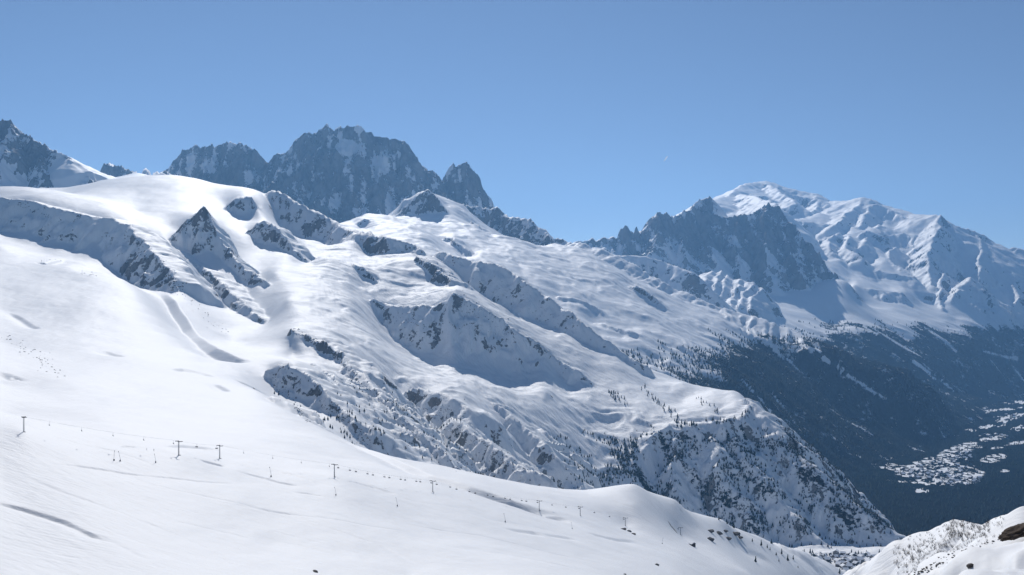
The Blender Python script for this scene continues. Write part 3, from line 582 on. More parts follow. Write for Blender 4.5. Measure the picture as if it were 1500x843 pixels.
#   white summits
E.spur([(1036, 296, 18500), (1050, 291, 19200), (1065, 288, 20000), (1075, 278, 21000), (1095, 270, 21800), (1108, 267, 22000), (1120, 265, 22000), (1133, 268, 22000), (1145, 272, 22000), (1170, 280, 21800), (1190, 283, 21500), (1205, 289, 21200), (1216, 296, 21000), (1240, 294, 20500), (1255, 291, 20200), (1267, 290, 20000), (1277, 292, 20000), (1290, 300, 19900), (1305, 305, 19700), (1340, 314, 19200), (1360, 315, 18800), (1372, 314, 18500)], 0.42, 0.5, rock=0.1, rib=0.2, lam=400, jit=3, w=40, reach=3500)
for L, sr, sl in (([(1085, 285, 20200), (1100, 287, 19200), (1120, 292, 18200), (1135, 300, 17300)], 0.5, 0.9), ([(1130, 272, 21600), (1150, 285, 20600), (1170, 298, 19800)], 0.5, 0.8), ([(1200, 292, 21000), (1195, 305, 20200), (1190, 318, 19500)], 0.5, 0.9),
          ([(1267, 291, 20000), (1255, 303, 19400), (1235, 318, 18800), (1222, 330, 18300)], 0.4, 0.9), ([(1275, 293, 19900), (1270, 315, 19000), (1260, 330, 18400)], 0.4, 0.9), ([(1290, 330, 18600), (1275, 345, 17900), (1262, 360, 17300)], 0.5, 0.9),
          ([(1225, 340, 17900), (1215, 355, 17300), (1222, 372, 16800)], 0.6, 0.9), ([(1245, 345, 17700), (1240, 362, 17100), (1258, 380, 16500)], 0.6, 0.9), ([(1310, 360, 17600), (1300, 380, 17000), (1320, 395, 16500), (1335, 405, 16200)], 0.5, 0.9),
          ([(1376, 315, 18450), (1372, 340, 17700), (1363, 372, 16950), (1360, 395, 16500), (1366, 420, 16000)], 0.6, 1.15), ([(1430, 338, 18450), (1440, 365, 17700), (1432, 395, 17000), (1440, 430, 16300), (1455, 455, 15700)], 0.7, 0.9), ([(1490, 364, 18400), (1480, 400, 17300), (1490, 440, 16400)], 0.7, 1.0),
          ([(1422, 405, 16300), (1405, 425, 15800), (1395, 440, 15500)], 0.5, 0.9), ([(1385, 400, 16500), (1375, 425, 15900), (1385, 450, 15300)], 0.6, 1.0)):
    E.spur(L, sr, sl, rock=0.45, rib=0.3, lam=110, jit=12, w=6, reach=1200)
for L, s_, rk_, rb in (([(1078, 279, 20900, 288), (1095, 280, 20800, 300), (1120, 289, 20500, 306), (1140, 297, 20300, 312), (1156, 305, 20000, 314)], 1.0, 0.3, 0.4),
          ([(1152, 283, 21200, 298), (1175, 289, 21000, 315), (1195, 292, 20800, 317), (1212, 299, 20500, 310)], 1.0, 0.3, 0.4),
          ([(1150, 320, 18800, 335), (1170, 324, 18700, 352), (1200, 329, 18600, 356), (1230, 329, 18600, 344)], 0.95, 0.15, 0.5),
          ([(1225, 318, 19200, 326), (1255, 302, 19600, 326), (1285, 300, 19500, 331), (1310, 310, 19200, 336), (1330, 325, 18800, 338)], 0.9, 0.1, 0.4),
          ([(1298, 347, 18200, 365), (1320, 342, 18200, 387), (1345, 345, 18100, 387), (1360, 352, 18000, 372)], 1.0, 0.15, 0.5),
          ([(1203, 352, 17600, 362), (1220, 346, 17600, 378), (1238, 352, 17500, 388), (1257, 370, 17200, 396)], 1.1, 0.9, 0.5), ([(1262, 341, 17900, 352), (1275, 338, 17900, 361), (1290, 346, 17800, 355)], 1.1, 0.6, 0.5),
          ([(1262, 398, 16300, 405), (1290, 396, 16300, 410), (1330, 405, 16100, 416)], 0.9, 0.2, 0.6), ([(1240, 420, 15300, 428), (1280, 424, 15200, 436), (1320, 428, 15200, 440)], 0.8, 0.2, 0.6)):
    E.scarp(L, s=s_, back=0.15, rock=rk_, rib=rb, lam=120, jit=6, lip=160, w=8)
E.scarp([(1364, 350, 17800, 400), (1370, 332, 18100, 425), (1377, 314, 18400, 442), (1392, 325, 18400, 452), (1412, 332, 18400, 450), (1432, 338, 18400, 425), (1447, 347, 18400, 408), (1460, 358, 18400, 402), (1472, 364, 18400, 400), (1490, 363, 18400, 395), (1540, 374, 18400, 400), (1600, 385, 18400, 405)], s=1.02, back=0.5, rock=0.35, rib=0.25, lam=200, jit=6, w=6, reach=2600)
E.pts([(1228, 410, 14100), (1240, 414, 14000), (1235, 426, 13700), (1215, 428, 13700), (1150, 426, 13800), (1110, 422, 13650), (1180, 424, 13900), (1250, 425, 14200)])
E.solve(); E.apply_ridges(k=14, warp=60, wl=420)
flE = sstep(-50, -350, E.Z)
icy = sstep(15000, 15800, E.Y) * (1 - 0.5 * E.face)
E.Z += 30 * fbm(E.X / 900, E.Y / 900, 3, 401) * (1 - 0.6 * E.face) + icy * (22 * fbm(E.X / 330, E.Y / 1000, 3, 403) + 13 * (ridged(E.X / 260 + E.Y / 700, E.Y / 700, 4, 405) - 0.9))
E.Z += E.face * (8 + 45 * sstep(0.5, 0.9, E.rock)) * (ridged(E.X / 230, E.Y / 260, 5, 421) - 0.95)
E.Z += flE * 60 * (ridged((-E.X * sb_ + E.Y * cb) / 500, (E.X * cb + E.Y * sb_) / 2200, 4, 423) - 0.9)
rkE, nE = rock_attr(E, 0.60, 0.82, 0.55, -0.22, 420., 0.7)
rkE += sstep(0.5, 0.9, E.rock) * 0.5 * fbm(E.X / 110, E.Z / 420, 4, 441)
isw = sstep(0.6, 1, E.rock) * sstep(15300, 15100, E.Y)
rkE = rkE * (1 - isw) + isw * (0.56 + 0.45 * (0.62 - nE[..., 2]) + 0.4 * fbm(E.X / 330, E.Z / 380, 4, 443) + 0.35 * fbm(E.X / 110 + E.Z / 900, E.Z / 450, 4, 441))
rkE += 0.0 * sstep(0.6, 1, E.rock) * sstep(15300, 15100, E.Y) + 0.12 * sstep(905, 930, E.PX) * sstep(1235, 1215, E.PX) * sstep(13500, 13750, E.Y) * sstep(15200, 15000, E.Y) * sstep(0.92, 0.8, nE[..., 2])
gullE = fbm((-E.X * sb_ + E.Y * cb) / 260, (E.X * cb + E.Y * sb_) / 1900, 3, 431)
frE = -0.3 + 1.0 * sstep(-60, -330, E.Z + 130 * fbm(E.X / 500, E.Y / 500, 3, 433)) + 0.2 * fbm(E.X / 260, E.Y / 260, 3, 435) - 0.7 * sstep(0.55, 0.85, gullE)
for pts_, w_ in (([(1338, 529), (1350, 538), (1362, 548)], 4.5), ([(1364, 552), (1370, 556)], 2.5), ([(1380, 558), (1397, 573)], 2.5), ([(1265, 478), (1285, 490)], 3), ([(1300, 478), (1330, 500)], 3), ([(1355, 480), (1385, 500), (1400, 515)], 3), ([(1440, 515), (1490, 527)], 3)):
    frE -= 0.9 * pix_line(E, pts_, w_)
white = E.build('white_massif', M_FAR, dict(rock=rkE - flE * 0.4, forest=frE, brown=0 * rkE))

# ------------------------------------------------------------------ valley floor
V = Patch(1180, 1680, 290, [(3300, 6000, 30, False), (6000, 8600, 140, False), (8600, 18500, 70, False)])
V.Z = np.interp(V.Y, [3300, 3600, 4300, 5200, 6500, 8000, 11000, 18500], [-800, -800, -880, -930, -962, -985, -1040, -1120]) + 6 * fbm(V.X / 300, V.Y / 300, 3, 501)
vx = V.PX; vy = HZ - V.Z / V.Y * F
def blob(cx, cy, rx, ry, rot=0):
    dx, dy = vx - cx, vy - cy
    c, s = math.cos(math.radians(rot)), math.sin(math.radians(rot))
    return sstep(1.25, 0.75, np.hypot((dx * c + dy * s) / rx, (-dx * s + dy * c) / ry))
open_ = np.zeros_like(V.X)
for bl in ((1300, 683, 42, 5, 8), (1365, 684, 40, 14, -10), (1400, 662, 34, 9, -20), (1412, 694, 30, 12), (1385, 705, 45, 7), (1385, 618, 12, 9), (1405, 622, 22, 6, 5), (1400, 636, 8, 3, 40), (1455, 642, 22, 4, -8), (1455, 672, 20, 6, -10), (1425, 588, 18, 3, -8), (1457, 570, 8, 3, -20), (1480, 612, 22, 5, -15), (1430, 606, 20, 4, -8), (1355, 719, 22, 3, 5), (1490, 590, 20, 3), (1440, 578, 30, 2, -5), (1490, 628, 14, 4, -20), (1340, 693, 30, 6), (1465, 655, 14, 2, -10), (1495, 648, 20, 3, -10), (1470, 600, 30, 2, -5), (1450, 625, 30, 2, -6), (1500, 575, 25, 2, -5), (1430, 655, 10, 2), (1470, 690, 10, 2), (1330, 706, 30, 2, 4), (1405, 628, 26, 3, 6), (1490, 562, 22, 2, -6), (1420, 600, 12, 2)):
    open_ = np.maximum(open_, blob(*bl))
frV = 0.95 - 0.66 * open_ * (0.8 + 0.9 * fbm(V.X / 90, V.Y / 260, 4, 513)) + 0.85 * fbm(V.X / 26, V.Y / 75, 3, 511) * (0.08 + open_)
V.rock[:] = -1
M_VALLEY = terrain_material('valley_woods', 28., 70., 1., 8., forest=((0.004, 0.006, 0.006), (0.012, 0.016, 0.012)), brown=(0.014, 0.010, 0.009))
valley = V.build('valley_floor', M_VALLEY, dict(rock=V.rock, forest=frV, brown=0.3 * sstep(6200, 5200, V.Y)))

# ------------------------------------------------------------------ the drifted bank right in front, lower right
K = Patch(1230, 2700, 320, [(5, 20, 85, False), (20, 100, 60, False)])
K.pts([(px, 950 if px < 1300 else 925, Y) for px in (1230, 1290, 1330) for Y in (7, 10, 14, 20, 30, 45, 60, 75, 98)] + [(1380, 905, Y) for Y in (9, 20, 28, 36, 45, 75, 98)] + [(1450, 890, Y) for Y in (20, 25, 32, 40, 70, 98)] + [(1550, 880, Y) for Y in (20, 25, 30, 60, 98)] + [(px, 870, Y) for px in (1700, 2200, 2700) for Y in (20, 25, 30, 60, 98)])
K.hid([(1290, 5, -2.2), (1500, 5, -1.75), (1700, 5, -1.6), (2200, 5, -1.6), (2700, 5, -1.6)])
K.pts([(1400, 850, 9), (1500, 846, 9.5), (1600, 840, 9.5), (2100, 840, 9.5), (2700, 840, 9.5), (1450, 840, 11)])
K.spur([(1378, 856, 15.2), (1392, 838, 15), (1405, 820, 14.9), (1425, 808, 14.8), (1450, 798, 14.7), (1478, 791, 14.6), (1500, 784, 14.5), (1540, 776, 14.4), (1600, 766, 14.2), (1700, 750, 14), (2100, 720, 14), (2700, 700, 14)], 0.45, 0.75, rock=0, rib=0.25, lam=0.7, jit=0.02, w=0.5, reach=9)
K.spur([(1325, 858, 54), (1345, 846, 54), (1360, 836, 53), (1400, 814, 52), (1440, 797, 50), (1468, 782, 49), (1500, 768, 48), (1600, 742, 47), (1700, 720, 46), (2100, 700, 45), (2700, 680, 44)], 0.55, 0.9, rock=0, rib=0.4, lam=2.5, jit=0.15, w=0.8, reach=24)
K.solve()
K.apply_ridges(k=0.15, warp=0.5, wl=3.0)
K.Z += 0.11 * fbm(K.X / 1.1, K.Y / 1.4, 4, 601) * sstep(22, 10, K.Y) + 0.25 * fbm(K.X / 4, K.Y / 5, 3, 605) * sstep(18, 30, K.Y)
M_BANK = terrain_material('drifted_snow', 0.5, 1.2, 0.05, 0.05)
bank = K.build('snow_bank', M_BANK, dict(rock=-1 + 0 * K.Z, forest=-1 + 0 * K.Z, brown=0 * K.Z))

# ------------------------------------------------------------------ object materials
M_NEEDLE = plain('needles', (0.018, 0.027, 0.019), 0.9, 0, 0.4, 0.8)
M_LARCH = plain('bare_larch', (0.035, 0.024, 0.02), 0.9, 0, 0.3, 0.8)
M_BARK = plain('bark', (0.06, 0.045, 0.035), 0.9)
M_STEEL = plain('galvanised_steel', (0.24, 0.25, 0.27), 0.6, 0.2)
M_DARK = plain('dark_steel', (0.08, 0.085, 0.095), 0.6, 0.3)
M_ROPE = plain('wire_rope', (0.1, 0.1, 0.1), 0.6, 0.5)
M_CONC = plain('concrete', (0.3, 0.3, 0.3), 0.9)
M_WOOD = plain('larch_boards', (0.075, 0.05, 0.034), 0.8, 0, 0.35, 0.2)
M_PLASTER = plain('plaster', (0.36, 0.33, 0.29), 0.9, 0, 0.2, 0.2)
M_ROOFSNOW = plain('roof_snow', (0.82, 0.84, 0.87), 0.7, 0, 0.04, 0.2)
M_EAVE = plain('eaves', (0.06, 0.05, 0.045), 0.85)
M_ROCK = plain('dark_gneiss', (0.11, 0.10, 0.092), 0.9, 0, 0.45, 0.9)
M_EARTH = plain('brown_rock', (0.085, 0.065, 0.052), 0.95, 0, 0.65, 7)
M_TWIG = plain('twigs', (0.075, 0.062, 0.052), 0.9)
M_VAPOUR = bpy.data.materials.new('ice_cloud'); M_VAPOUR.use_nodes = True
_tr = M_VAPOUR.node_tree.nodes.new('ShaderNodeBsdfTranslucent'); _tr.inputs['Color'].default_value = (0.95, 0.96, 0.98, 1)
M_VAPOUR.node_tree.links.new(_tr.outputs[0], M_VAPOUR.node_tree.nodes['Material Output'].inputs['Surface'])

def multi(*parts):
    """join (verts, faces) lists"""
    V_, F_ = [], []
    for v, f in parts:
        b = len(V_); V_ += list(v); F_ += [tuple(i + b for i in q) for q in f]
    return V_, F_
def box(x0, x1, y0, y1, z0, z1):
    v = [(x, y, z) for x in (x0, x1) for y in (y0, y1) for z in (z0, z1)]
    return v, [(0, 1, 3, 2), (4, 6, 7, 5), (0, 4, 5, 1), (2, 3, 7, 6), (0, 2, 6, 4), (1, 5, 7, 3)]
def tube(a, b, r0, r1, n=8):
    a = np.array(a, float); b = np.array(b, float); d = b - a; d /= np.linalg.norm(d)
    u = np.cross(d, (0, 0, 1) if abs(d[2]) < 0.9 else (1, 0, 0)); u /= np.linalg.norm(u); w = np.cross(d, u)
    v = []
    for c, r in ((a, r0), (b, r1)):
        for k in range(n):
            t = 2 * math.pi * k / n; v.append(tuple(c + r * (math.cos(t) * u + math.sin(t) * w)))
    f = [(k, (k + 1) % n, n + (k + 1) % n, n + k) for k in range(n)] + [tuple(range(n))[::-1], tuple(range(n, 2 * n))]
    return v, f
def mesh_data(name, vf, mat, smooth=False):
    me = bpy.data.meshes.new(name); me.from_pydata(vf[0], [], vf[1]); me.materials.append(mat)
    if smooth: me.polygons.foreach_set('use_smooth', [True] * len(me.polygons))
    me.update(); return me
def put(name, me, loc=(0, 0, 0), rz=0.0, sc=1.0, parent=None):
    o = link(bpy.data.objects.new(name, me)); o.location = loc; o.rotation_euler[2] = rz
    o.scale = (sc, sc, sc) if isinstance(sc, (int, float)) else sc
    if parent: o.parent = parent
    return o
def ground(patches, x, y):
    return max(p.height(x, y) for p in patches if p.Y1[0] <= y <= p.Y1[-1] and p.t1[0] <= x / y <= p.t1[-1])

# ------------------------------------------------------------------ chairlift
LIFT = [(35, 633, 'leftmost'), (262, 667, ''), (322, 672, ''), (490, 699, ''), (634, 721, ''), (790, 748, ''), (850, 756, ''), (916, 771, ''), (997, 784, '')]
LIFT_LABELS = ['leftmost T-shaped chairlift pylon, alone above the thin piste line', 'T-shaped chairlift pylon beside the two small standing skiers', 'third chairlift pylon from the left, right of the two skiers', 'tall dark chairlift pylon in the middle of the ski slope', 'chairlift pylon just above the long shaded hollow',
               'chairlift pylon below the end of the shaded hollow', 'small chairlift pylon, sixth after the leftmost one, on the smooth slope', 'chairlift pylon standing among dark rocks', 'last faint chairlift pylon near the right edge of the slope']
HP = 10.6
line = []
mast = mesh_data('mast', tube((0, 0, -1.0), (0, 0, HP), 0.36, 0.24, 10), M_STEEL, True)
arm = mesh_data('crossarm', multi(box(-2.9, 2.9, -0.16, 0.16, HP, HP + 0.32), box(-0.3, 0.3, -0.3, 0.3, HP - 0.3, HP + 0.45)), M_DARK)
foot = mesh_data('footing', box(-1.0, 1.0, -1.0, 1.0, -1.6, 0.35), M_CONC)
def sheaves():
    parts = [box(-0.1, 0.1, -1.6, 1.6, HP - 0.2, HP + 0.12)]
    for k in (-1.3, -0.45, 0.45, 1.3):
        parts.append(tube((-0.14, k, HP + 0.05), (0.14, k, HP + 0.05), 0.3, 0.3, 10))
    return multi(*parts)
sheave = mesh_data('sheave_train', sheaves(), M_DARK)
rungs = mesh_data('ladder', multi(box(-0.22, -0.17, -0.62, -0.57, 0.5, HP), box(0.17, 0.22, -0.62, -0.57, 0.5, HP), *[box(-0.2, 0.2, -0.61, -0.58, z, z + 0.04) for z in np.arange(1, HP, 0.6)]), M_STEEL)
for (px, py, _), lab in zip(LIFT, LIFT_LABELS):
    h = A.hit(px, py, 400)
    line.append(h)
for i, (h, lab) in enumerate(zip(line, LIFT_LABELS)):
    a = line[max(0, i - 1)]; b = line[min(len(line) - 1, i + 1)]
    rz = math.atan2(b[1] - a[1], b[0] - a[0]) - math.pi / 2
    rz += math.radians(25) * 0
    e = link(bpy.data.objects.new('lift_pylon', None)); e.location = (h[0], h[1], h[2] - 0.2); e.rotation_euler[2] = rz
    tag(e, lab, 'lift pylon', 'chairlift pylons')
    put('mast', mast, parent=e); put('crossarm', arm, parent=e); put('footing', foot, parent=e); put('ladder', rungs, parent=e)
    put('sheave_train', sheave, (-2.7, 0, 0.3), parent=e); put('sheave_train', sheave, (2.7, 0, 0.3), parent=e)
# hauling ropes and chairs
def side_pts(sgn):
    out = []
    for i, h in enumerate(line):
        a = line[max(0, i - 1)]; b = line[min(len(line) - 1, i + 1)]
        t = math.atan2(b[1] - a[1], b[0] - a[0])
        out.append(np.array((h[0] + sgn * 2.7 * math.sin(t), h[1] - sgn * 2.7 * math.cos(t), h[2] + HP + 0.45)))
    return out
def rope(pts):
    segs = []; path = []
    for a, b in zip(pts[:-1], pts[1:]):
        L = np.linalg.norm(b - a)
        q = [a + (b - a) * k / 6 + np.array((0, 0, -0.012 * L * 4 * (k / 6) * (1 - k / 6))) for k in range(7)]
        path.append(q)
        for u, v in zip(q[:-1], q[1:]): segs.append(tube(u, v, 0.016, 0.016, 4))
    return multi(*segs), path
chair_seat = mesh_data('seat', box(-1.1, 1.1, -0.05, 0.5, -2.75, -2.6), M_DARK)
chair_back = mesh_data('backrest', box(-1.1, 1.1, -0.12, -0.02, -2.6, -2.0), M_DARK)
chair_hang = mesh_data('hanger', multi(tube((0, 0, 0.05), (0, 0.1, -1.6), 0.06, 0.06, 6), tube((-1.1, 0, -1.6), (1.1, 0, -1.6), 0.05, 0.05, 6), tube((-1.1, 0, -1.6), (-1.1, 0, -2.7), 0.05, 0.05, 6), tube((1.1, 0, -1.6), (1.1, 0, -2.7), 0.05, 0.05, 6)), M_STEEL)
SPACING = [5, 2, 4, 6, 6, 3, 3, 3]
SPAN_NAMES = ['between leftmost pylon and skiers', 'between the pylons beside the skiers', 'left of the tall middle pylon', 'right of the tall middle pylon', 'above the long shaded hollow', 'between pylons below the hollow', 'left of the pylon among rocks', 'at the far right end of the line']
for sgn, lab in ((1, 'thin steel lift rope on the near side of the pylons'), (-1, 'thin steel lift rope on the far side of the pylons')):
    vf, path = rope(side_pts(sgn))
    o = mesh_obj('haul_rope', vf[0], vf[1], M_ROPE)
    tag(o, lab, 'rope')
    for si, q in enumerate(path):
        n = SPACING[si]
        if sgn < 0 and si not in (3, 4): continue
        for k in range(n):
            t = (k + (0.75 if sgn > 0 else 0.3)) / n
            if t >= 0.97: continue
            j = min(5, int(t * 6)); p_ = q[j] + (q[j + 1] - q[j]) * (t * 6 - j)
            d = q[-1] - q[0]
            e = link(bpy.data.objects.new('lift_chair', None)); e.location = tuple(p_); e.rotation_euler[2] = math.atan2(d[1], d[0]) - math.pi / 2 + (0 if sgn > 0 else math.pi)
            tag(e, 'dark lift chair hanging %s, %s rope' % (SPAN_NAMES[si], 'near' if sgn > 0 else 'far'), 'lift chair', 'lift chairs on the %s rope %s' % ('near' if sgn > 0 else 'far', SPAN_NAMES[si]))
            put('seat', chair_seat, parent=e); put('backrest', chair_back, parent=e); put('hanger', chair_hang, parent=e)

# snow-making lances on the piste
lance_pole = mesh_data('pole', multi(tube((0, 0, -0.5), (0.15, 0, 1.4), 0.13, 0.13, 8), tube((0.15, 0, 1.2), (-0.9, 0.2, 6.2), 0.1, 0.07, 8)), M_STEEL)
lance_head = mesh_data('nozzle_head', multi(tube((-0.9, 0.2, 6.0), (-1.05, 0.2, 6.6), 0.16, 0.13, 8), box(-1.25, -0.85, 0.05, 0.35, 6.4, 6.6)), M_DARK)
lance_box = mesh_data('valve_box', box(-0.4, 0.4, -0.3, 0.3, -0.4, 0.9), M_DARK)
for px, py, sc, rz, lab in ((167, 675, 1.1, 2.5, 'leaning snow lance left of the two skiers'), (176, 676, 1.1, 0.4, 'snow lance leaning across its neighbour left of the two skiers'), (228, 678, 1.0, 0.2, 'snow lance below the two small skiers'), (397, 699, 1.2, 0, 'snow lance standing in the dark track left of the middle pylon'), (492, 726, 1.0, 0.3, 'short snow lance straight below the tall middle pylon'),
                            (582, 742, 1.1, 0.1, 'thin snow lance below and right of the middle pylon'), (740, 765, 1.2, 0, 'snow lance above the row of small shaded hollows'), (838, 775, 1.0, 0, 'snow lance right of the small shaded hollows'), (970, 797, 1.1, 3.0, 'faint snow lance on the right part of the slope')):
    h = A.hit(px, py, 400)
    e = link(bpy.data.objects.new('snow_lance', None)); e.location = h; e.rotation_euler[2] = rz; e.scale = (sc,) * 3
    tag(e, lab, 'snow lance', 'snow lances along the piste')
    put('pole', lance_pole, parent=e); put('nozzle_head', lance_head, parent=e); put('valve_box', lance_box, parent=e)

# two skiers
def skier(px, py, rz, jacket, lab):
    nodes = [((0, 0, 0.92), .15), ((0, 0, 1.15), .15), ((0, 0.02, 1.38), .17), ((0, 0.03, 1.5), .07), ((0, 0.05, 1.62), .1), ((0, 0.05, 1.76), .09),
             ((-.1, 0, .88), .11), ((-.14, .1, .5), .075), ((-.14, -.02, .1), .055), ((-.14, .12, .04), .05), ((.1, 0, .88), .11), ((.14, .1, .5), .075), ((.14, -.02, .1), .055), ((.14, .12, .04), .05),
             ((-.2, 0.02, 1.4), .075), ((-.3, .05, 1.12), .055), ((-.28, .28, 1.02), .045), ((-.28, .36, 1.02), .04), ((.2, 0.02, 1.4), .075), ((.3, .05, 1.12), .055), ((.28, .28, 1.02), .045), ((.28, .36, 1.02), .04)]
    edges = [(0, 1), (1, 2), (2, 3), (3, 4), (4, 5), (0, 6), (6, 7), (7, 8), (8, 9), (0, 10), (10, 11), (11, 12), (12, 13), (2, 14), (14, 15), (15, 16), (16, 17), (2, 18), (18, 19), (19, 20), (20, 21)]
    me = bpy.data.meshes.new('person'); me.from_pydata([n[0] for n in nodes], edges, [])
    tmp = link(bpy.data.objects.new('person_tmp', me))
    md = tmp.modifiers.new('skin', 'SKIN'); tmp.modifiers.new('sub', 'SUBSURF').levels = 1
    for v, n in zip(me.skin_vertices[0].data, nodes): v.radius = (n[1], n[1])
    me.skin_vertices[0].data[0].use_root = True
    dg = bpy.context.evaluated_depsgraph_get()
    body = bpy.data.meshes.new_from_object(tmp.evaluated_get(dg))
    bpy.data.objects.remove(tmp)
    body.materials.clear()
    for m in (jacket, M_DARK, plain('skin', (0.45, 0.3, 0.24))): body.materials.append(m)
    for f in body.polygons:
        z = f.center[2]; f.material_index = 1 if z < 0.9 else (0 if z < 1.52 else 2); f.use_smooth = True
    h = A.hit(px, py, 400)
    o = put('person', body, (h[0], h[1], h[2]), rz)
    tag(o, lab, 'person', 'skiers on the piste')
    hel = []
    for k in range(5):
        t = k * math.pi / 8
        hel.append([(0.125 * math.cos(t) * math.cos(a), 0.05 + 0.14 * math.cos(t) * math.sin(a), 1.68 + 0.14 * math.sin(t)) for a in np.linspace(0, 2 * math.pi, 10, endpoint=False)])
    v = sum(hel, []); f = [(r * 10 + k, r * 10 + (k + 1) % 10, r * 10 + 10 + (k + 1) % 10, r * 10 + 10 + k) for r in range(4) for k in range(10)]
    put('helmet', mesh_data('helmet', (v, f), M_DARK, True), parent=o)
    ski = mesh_data('ski', multi(box(-.05, .05, -.75, .85, 0, .025), box(-.045, .045, .85, .98, .02, .09)), M_DARK)
    put('ski', ski, (-.14, 0, 0), parent=o); put('ski', ski, (.14, 0, 0), parent=o)
    pole = mesh_data('ski_pole', tube((-.28, .38, 1.05), (-.36, .3, 0), .012, .009, 6), M_DARK)
    put('ski_pole', pole, parent=o); put('ski_pole', pole, (.64, 0, 0), parent=o)
skier(215, 660, 1.9, plain('dark_jacket', (0.03, 0.04, 0.07)), 'skier in dark jacket standing on the piste, left of the pair')
skier(225.5, 661, 1.4, plain('grey_jacket', (0.05, 0.05, 0.055)), 'skier in dark grey jacket standing on the piste, right of the pair')

# ------------------------------------------------------------------ rocks
def rock_mesh(seed, n=2, flat=0.6):
    r = np.random.default_rng(seed)
    import bmesh
    bm = bmesh.new(); bmesh.ops.create_icosphere(bm, subdivisions=n, radius=1.0)
    off = r.random(3) * 50
    for v in bm.verts:
        c = np.array(v.co)
        k = 1 + 0.38 * float(perlin(c[0] * 1.3 + off[0], c[1] * 1.3 + c[2] * 1.7 + off[1], seed)) + 0.2 * float(perlin(c[0] * 3 + off[2], c[2] * 3 + c[1] * 2, seed + 1))
        v.co = (c[0] * k * 1.25, c[1] * k, c[2] * k * flat)
    me = bpy.data.meshes.new('rock'); bm.to_mesh(me); bm.free(); me.materials.append(M_ROCK)
    return me
rocks = [rock_mesh(s_) for s_ in (11, 23, 37)]
for i, (px, py, w, lab) in enumerate(((462, 838, 9, 'single dark boulder on the snow at the bottom edge, left of centre'), (962, 828, 8, 'lone dark boulder low on the right of the ski slope'), (915, 842, 5, 'small dark boulder at the bottom edge below the pylon rocks'),
         (913, 776, 9, 'dark rock beside the pylon, upper left of three'), (921, 779, 8, 'dark rock beside the pylon, middle of three'), (928, 783, 7, 'dark rock beside the pylon, lower right of three'),
         (1040, 779, 12, 'dark outcrop rock on the right slope, upper left of the cluster'), (1052, 782, 12, 'dark outcrop rock right of the upper left one'), (1062, 779, 9, 'small dark outcrop rock at the top of the cluster'), (1076, 783, 14, 'broad dark outcrop rock at the right end of the cluster'), (1040, 791, 14, 'long dark rock at the lower left of the outcrop cluster'), (1066, 790, 11, 'low dark rock at the bottom of the outcrop cluster'), (1083, 788, 9, 'low dark rock at the lower right of the outcrop cluster'))):
    h = A.hit(px, py, 300)
    s_ = w * h[1] / F / 2.3
    o = put('boulder', rocks[i % 3], (h[0], h[1], h[2] + s_ * 0.1), random.random() * 6, (s_, s_, s_ * 0.85))
    tag(o, lab, 'rock')
h = P(1490, 779, 46.6)
def crag(seed):
    import bmesh
    bm = bmesh.new(); bmesh.ops.create_icosphere(bm, subdivisions=4, radius=1.0)
    for v in bm.verts:
        c = np.array(v.co)
        a = float(ridged(c[0] * 1.1 + seed, c[1] * 1.1 + c[2] * 1.6, 4, seed)) - 0.8
        b = math.floor((c[2] + 0.35 * c[0]) * 5) / 5 - (c[2] + 0.35 * c[0])
        k = 1 + 0.32 * a + 0.25 * b
        v.co = (c[0] * k * 1.3, c[1] * k, c[2] * k * 0.5)
    me = bpy.data.meshes.new('rock'); bm.to_mesh(me); bm.free(); me.materials.append(M_EARTH)
    return me
wedge = mesh_obj('boulder', *(lambda me: ([tuple(v.co) for v in me.vertices], [tuple(f.vertices) for f in me.polygons]))(crag(71)), M_EARTH, smooth=False)
wedge.location = h; wedge.scale = (0.56, 0.4, 0.30); wedge.rotation_euler = (0.2, -0.38, 0.1)
tag(wedge, 'dark brown rock poking out of the near snow at the right edge', 'rock')
h = K.hit(1425, 831, 8)
w2 = put('boulder', rock_mesh(77), (h[0], h[1] + 0.05, h[2]), 0.7, (0.06, 0.05, 0.06)); tag(w2, 'small dark stone in a hollow of the near snow bank', 'rock')

# rock debris showing through the snow: too small and many to count
def debris(name, bands, patch, mat, ymin):
    base = rock_mesh(91, 1); bv = np.array([tuple(v.co) for v in base.vertices]); bf = np.array([tuple(f.vertices) for f in base.polygons])
    VV, FF = [], []; n0 = 0
    for L, cnt, spread_, size in bands:
        L = np.array(L, float)
        for _ in range(cnt):
            t = random.random() * (len(L) - 1); i = int(t); p_ = L[i] + (L[min(i + 1, len(L) - 1)] - L[i]) * (t - i)
            px, py = p_ + np.random.default_rng(random.randrange(10 ** 9)).normal(0, spread_, 2) * (1, 0.6)
            h = patch.hit(px, py, ymin)
            if not h: continue
            s_ = size * random.uniform(0.4, 1.3) * h[1] / F / 2.2
            a = random.random() * 6.28; c, s2 = math.cos(a), math.sin(a)
            v = bv * (s_, s_ * 0.8, s_ * 0.7); v = np.c_[v[:, 0] * c - v[:, 1] * s2, v[:, 0] * s2 + v[:, 1] * c, v[:, 2]] + np.array(h)
            VV.append(v); FF.append(bf + n0); n0 += len(v)
    me = bpy.data.meshes.new(name); V_ = np.concatenate(VV); F_ = np.concatenate(FF)
    me.from_pydata(V_.tolist(), [], F_.tolist()); me.materials.append(mat)
    o = link(bpy.data.objects.new(name, me)); o['kind'] = 'stuff'
    return o
